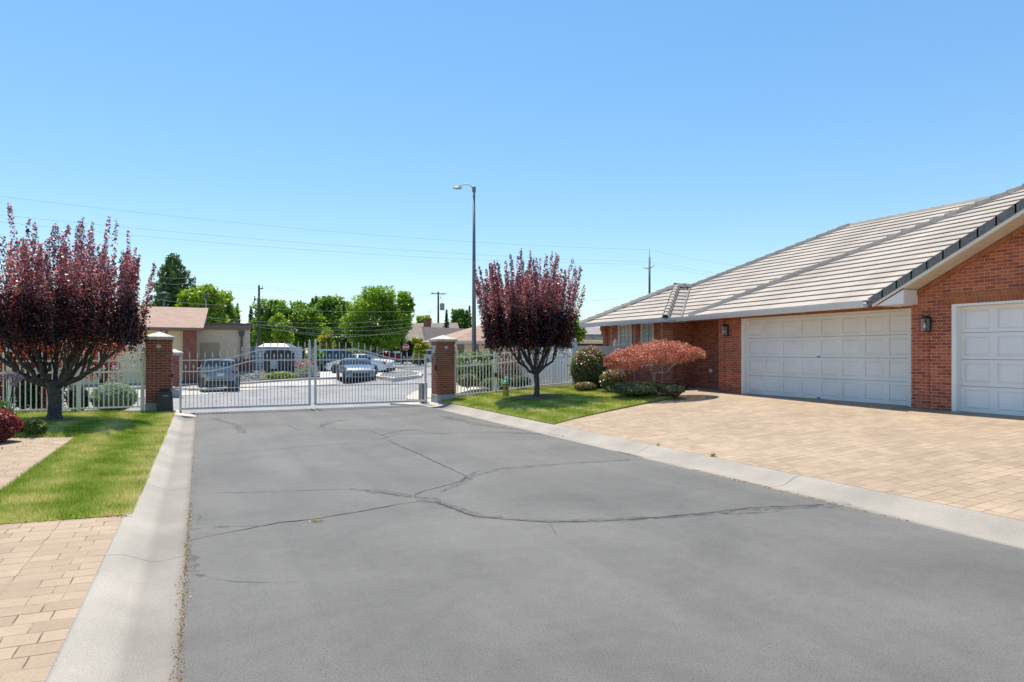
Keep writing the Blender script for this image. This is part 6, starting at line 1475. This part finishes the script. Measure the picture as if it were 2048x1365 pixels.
# ------------------------------------------------ stop sign
sp = at(812, 731, 66); ss = thing('stop_sign', 'red octagonal stop sign on a thin post across the car park', 'sign', (sp.x, sp.y, hbey(sp.x, sp.y)), rz=-TH)
zc_ = at(812, 695, 66).z - hbey(sp.x, sp.y); r_ = .31
MB().tube([(0, 0, -.1), (0, 0, zc_ + .55)], .03, 6).build('post', simple('sign_post', (.10, .08, .07), rough=.7), ss)
def octo(r, y, th): return [(r / math.cos(PI / 8) * math.cos(PI / 8 + k * PI / 4), y, zc_ + r / math.cos(PI / 8) * math.sin(PI / 8 + k * PI / 4)) for k in range(8)], [(r / math.cos(PI / 8) * math.cos(PI / 8 + k * PI / 4), y + th, zc_ + r / math.cos(PI / 8) * math.sin(PI / 8 + k * PI / 4)) for k in range(8)]
a, b = octo(r_, -.045, .01); MB().prism(None, a, b).build('border', M_white, ss)
a, b = octo(r_ * .93, -.050, .004); MB().prism(None, a, b).build('face', simple('stop_red', (.55, .02, .03), rough=.4, var=.03), ss)
tx = bpy.data.curves.new('stop_letters', 'FONT'); tx.body = 'STOP'; tx.size = .27; tx.align_x = 'CENTER'; tx.align_y = 'CENTER'; tx.extrude = .003; tx.offset = .006; tx.materials.append(M_white)
to = bpy.data.objects.new('tmp_letters', tx); COL.objects.link(to); bpy.context.view_layer.update()
me = bpy.data.meshes.new_from_object(to.evaluated_get(bpy.context.evaluated_depsgraph_get())); bpy.data.objects.remove(to)
lt = link('letters', me, ss, (0, -.056, zc_)); lt.rotation_euler = (PI / 2, 0, 0)
for px, py, D, lab in ((793, 705, 88, 'small white rectangular sign before the far hedge'),):
    p = at(px, py, D); s_ = thing('small_sign', lab, 'sign', (p.x, p.y, 0), rz=-TH); MB().box((0, 0, p.z), (1.0, .04, .3)).build('board', M_white, s_); MB().tube([(-.3, .05, 0), (-.3, .05, p.z)], .03, 6).build('post', M_steel, s_)

# ------------------------------------------------ cars
def carpaint(name, c, rough=.28, metal=.5):
    m, nt, b = newmat(name); b.inputs['Base Color'].default_value = (*c, 1); b.inputs['Metallic'].default_value = metal; b.inputs['Roughness'].default_value = rough; b.inputs['Coat Weight'].default_value = 1; b.inputs['Coat Roughness'].default_value = .04
    return m
M_cglass, nt_, b_ = newmat('car_glass'); b_.inputs['Base Color'].default_value = (.015, .02, .025, 1); b_.inputs['Roughness'].default_value = .02; b_.inputs['Specular IOR Level'].default_value = 1
M_tail = simple('tail_lamp', (.20, .012, .015), rough=.15, coat=1); M_head = simple('head_lamp', (.55, .58, .6), rough=.08, coat=1); M_trim = simple('black_trim', (.02, .02, .022), rough=.5)
M_rim = simple('alloy_rim', (.45, .46, .47), rough=.3, metal=.8)
M_plate = simple('number_plate', (.55, .55, .55), rough=.5)
def car(loc, rz, L, W, H, kind, paint, label, clad=False):
    root = thing('parked_car', label, 'car', loc, rz, group='cars parked beyond the gate')
    if kind == 'sedan':
        top = [(0, .52), (.02, .66), (.08, .73), (.17, .755), (.22, .80), (.36, .975), (.46, 1.0), (.56, .985), (.66, .90), (.745, .72), (.80, .675), (.92, .60), (.975, .50), (1, .38)]
        belt = lambda x: .655; gl = (.19, .745); fr_g = (.60, .745); re_g = (.19, .36)
    elif kind == 'suv':
        top = [(0, .50), (.015, .60), (.035, .72), (.06, .80), (.12, .96), (.2, .99), (.45, 1.0), (.58, .975), (.66, .86), (.735, .70), (.78, .66), (.92, .60), (.975, .50), (1, .38)]
        belt = lambda x: .63; gl = (.05, .735); fr_g = (.59, .735); re_g = (.045, .105)
    nx = 44; xs_ = [i / nx for i in range(nx + 1)]
    def zt(u): return H * float(np.interp(u, [a for a, b in top], [b for a, b in top]))
    sec = []
    for u in xs_:
        e = min(u, 1 - u); pl = 1 - .16 * (max(0, .16 - e) / .16) ** 2 - .04 * (1 if e < .01 else 0)
        w2 = W / 2 * pl; z1 = zt(u); zb = min(belt(u) * H + .03 * (1 - u), z1 * .96); zlow = .19 + .10 * (max(0, .10 - e) / .10)
        f_ = max(0, (z1 - zb) / (H * .37)); wr = w2 * (.96 - .20 * min(1, f_))
        ring = [(0, zlow - .03), (w2 * .85, zlow - .02), (w2 * .97, zlow + .06), (w2, .42 * H), (w2 * .985, (.42 * H + zb) / 2), (w2 * .95, zb), (wr, z1 - .035 * min(1, f_ + .2)), (wr * .80, z1 + .0), (0, z1 + .02)]
        sec.append([(u * L - L / 2, y, z) for y, z in ring])
    V = []; idx = {}
    for i, s in enumerate(sec):
        full = s + [(x, -y, z) for x, y, z in reversed(s[1:-1])]; V += full
    m = len(full)
    groups = {'body': [], 'windscreen': [], 'rear_window': [], 'side_window': [], 'lower_trim': []}
    for i in range(nx):
        um = (xs_[i] + xs_[i + 1]) / 2
        for k in range(m):
            q = (i * m + k, i * m + (k + 1) % m, (i + 1) * m + (k + 1) % m, (i + 1) * m + k); key = 'body'
            kk = k if k < 8 else 15 - k
            if kk == 5 and gl[0] + .035 < um < gl[1] - .05 and not (.455 < um < .478) and zt(um) > belt(um) * H + .12: key = 'side_window'
            if kk in (6, 7) and fr_g[0] < um < fr_g[1]: key = 'windscreen'
            if kk in (6, 7) and re_g[0] < um < re_g[1]: key = 'rear_window'
            if kk in (0, 1): key = 'lower_trim'
            if clad and kk == 2 : key = 'lower_trim'
            groups[key].append(q)
    groups['body'] += [tuple(range(m - 1, -1, -1))[::1], tuple(nx * m + k for k in range(m))]
    mats = {'body': paint, 'windscreen': M_cglass, 'rear_window': M_cglass, 'side_window': M_cglass, 'lower_trim': M_trim}
    for key, fs in groups.items():
        if not fs: continue
        used = sorted(set(i for f in fs for i in f)); mp = {a: b for b, a in enumerate(used)}
        mb = MB(); mb.add([V[i] for i in used], [tuple(mp[i] for i in f) for f in fs], True); o = mb.build(key, mats[key], root)
    R_ = H * .225 if kind == 'sedan' else H * .215
    for ux in (.185, .815):
        for sy in (-1, 1):
            x = ux * L - L / 2; yc = sy * (W / 2 - .10)
            MB().tube([(x, yc - .12 * 1, R_ + .03), (x, yc + .14 * 1 * (1 if sy > 0 else .85), R_ + .03)] if sy > 0 else [(x, yc + .12, R_ + .03), (x, yc - .125, R_ + .03)], R_ * 1.16, 18).build('wheel_arch', M_trim, root)
            wv = MB().tube([(x, yc - .11, R_), (x, yc + .13, R_)] if sy > 0 else [(x, yc + .11, R_), (x, yc - .13, R_)], R_, 20).build('wheel', M_rubber, root)
            MB().tube([(x, yc + sy * .10, R_), (x, yc + sy * .14, R_)], R_ * .66, 14).build('rim', M_rim, wv)
            sp_ = MB()
            for k in range(5): a = k * 2 * PI / 5; sp_.box((x + math.cos(a + .6) * R_ * .42, yc + sy * .142, R_ + math.sin(a + .6) * R_ * .42), (R_ * .22, .004, R_ * .22))
            sp_.build('rim_openings', M_trim, wv)
    for sy in (-1, 1):
        MB().box((L * .46, sy * W * .36, H * .50), (L * .06, W * .20, H * .075), rz=-sy * .35, bev=.03).build('headlight', M_head, root)
        MB().box((-L * .475, sy * W * .38, H * .58), (L * .05, W * .16, H * .10), rz=sy * .3, bev=.02).build('taillight', M_tail, root)
        MB().box((L * .235, sy * (W / 2 + .04), H * .66), (.12, .18, .12), bev=.03).build('mirror', paint, root)
    MB().box((L / 2 - .01, 0, H * .33), (.06, W * .55, H * .15), bev=.02).build('grille', M_trim, root)
    MB().box((L / 2 + .0, 0, H * .19), (.05, W * .7, H * .07), bev=.01).build('lower_grille', M_trim, root)
    MB().box((-L / 2 - .005, 0, H * .50), (.02, .34, .15)).build('number_plate', M_plate, root)
    MB().box((-L / 2 + .02, 0, H * .24), (.08, W * .75, H * .14), bev=.02).build('rear_bumper', M_trim, root)
    return root
def cz(p): return hbey(p.x, p.y)
fwd = TH  # heading along camera view in world: angle from +x
va = PI / 2 - TH
def place(px, D, yaw): p = at(px, 720, D); return (p.x, p.y, cz(p)), va + yaw
l_, r_z = place(437, 36.4, math.radians(27)); c1 = car(l_, r_z, 4.5, 1.88, 1.66, 'suv', carpaint('grey_paint', (.24, .24, .24), metal=.5), 'dark grey crossover with bright tailgate seen from behind through the left gate leaf', clad=True)
MB().box((-2.29, 0, .60), (.02, 1.1, .03)).build('reflector_strip', M_tail, c1)
l_, r_z = place(711, 41.0, math.radians(201)); car(l_, r_z, 4.75, 1.85, 1.43, 'sedan', carpaint('silver_grey_paint', (.22, .24, .26), metal=.7), 'grey sedan parked facing the gate in front of the white sedan')
l_, r_z = place(722, 48.3, math.radians(72)); car(l_, r_z, 4.9, 1.85, 1.47, 'sedan', carpaint('white_car_paint', (.88, .87, .85), metal=0), 'white sedan side on behind the grey sedan')
l_, r_z = place(681, 53.5, math.radians(-56)); car(l_, r_z, 4.8, 1.9, 1.72, 'suv', carpaint('black_paint', (.02, .022, .03)), 'black crossover with red tail lamp left of the white sedan')
l_, r_z = place(856, 80, math.radians(75)); car(l_, r_z, 4.6, 1.85, 1.65, 'suv', carpaint('silver_paint', (.50, .52, .54)), 'distant silver crossover beside the right gate pier')
l_, r_z = place(775, 88, math.radians(-80)); car(l_, r_z, 4.6, 1.8, 1.5, 'sedan', carpaint('red_paint', (.30, .02, .02)), 'distant dark red car showing behind the white sedan')
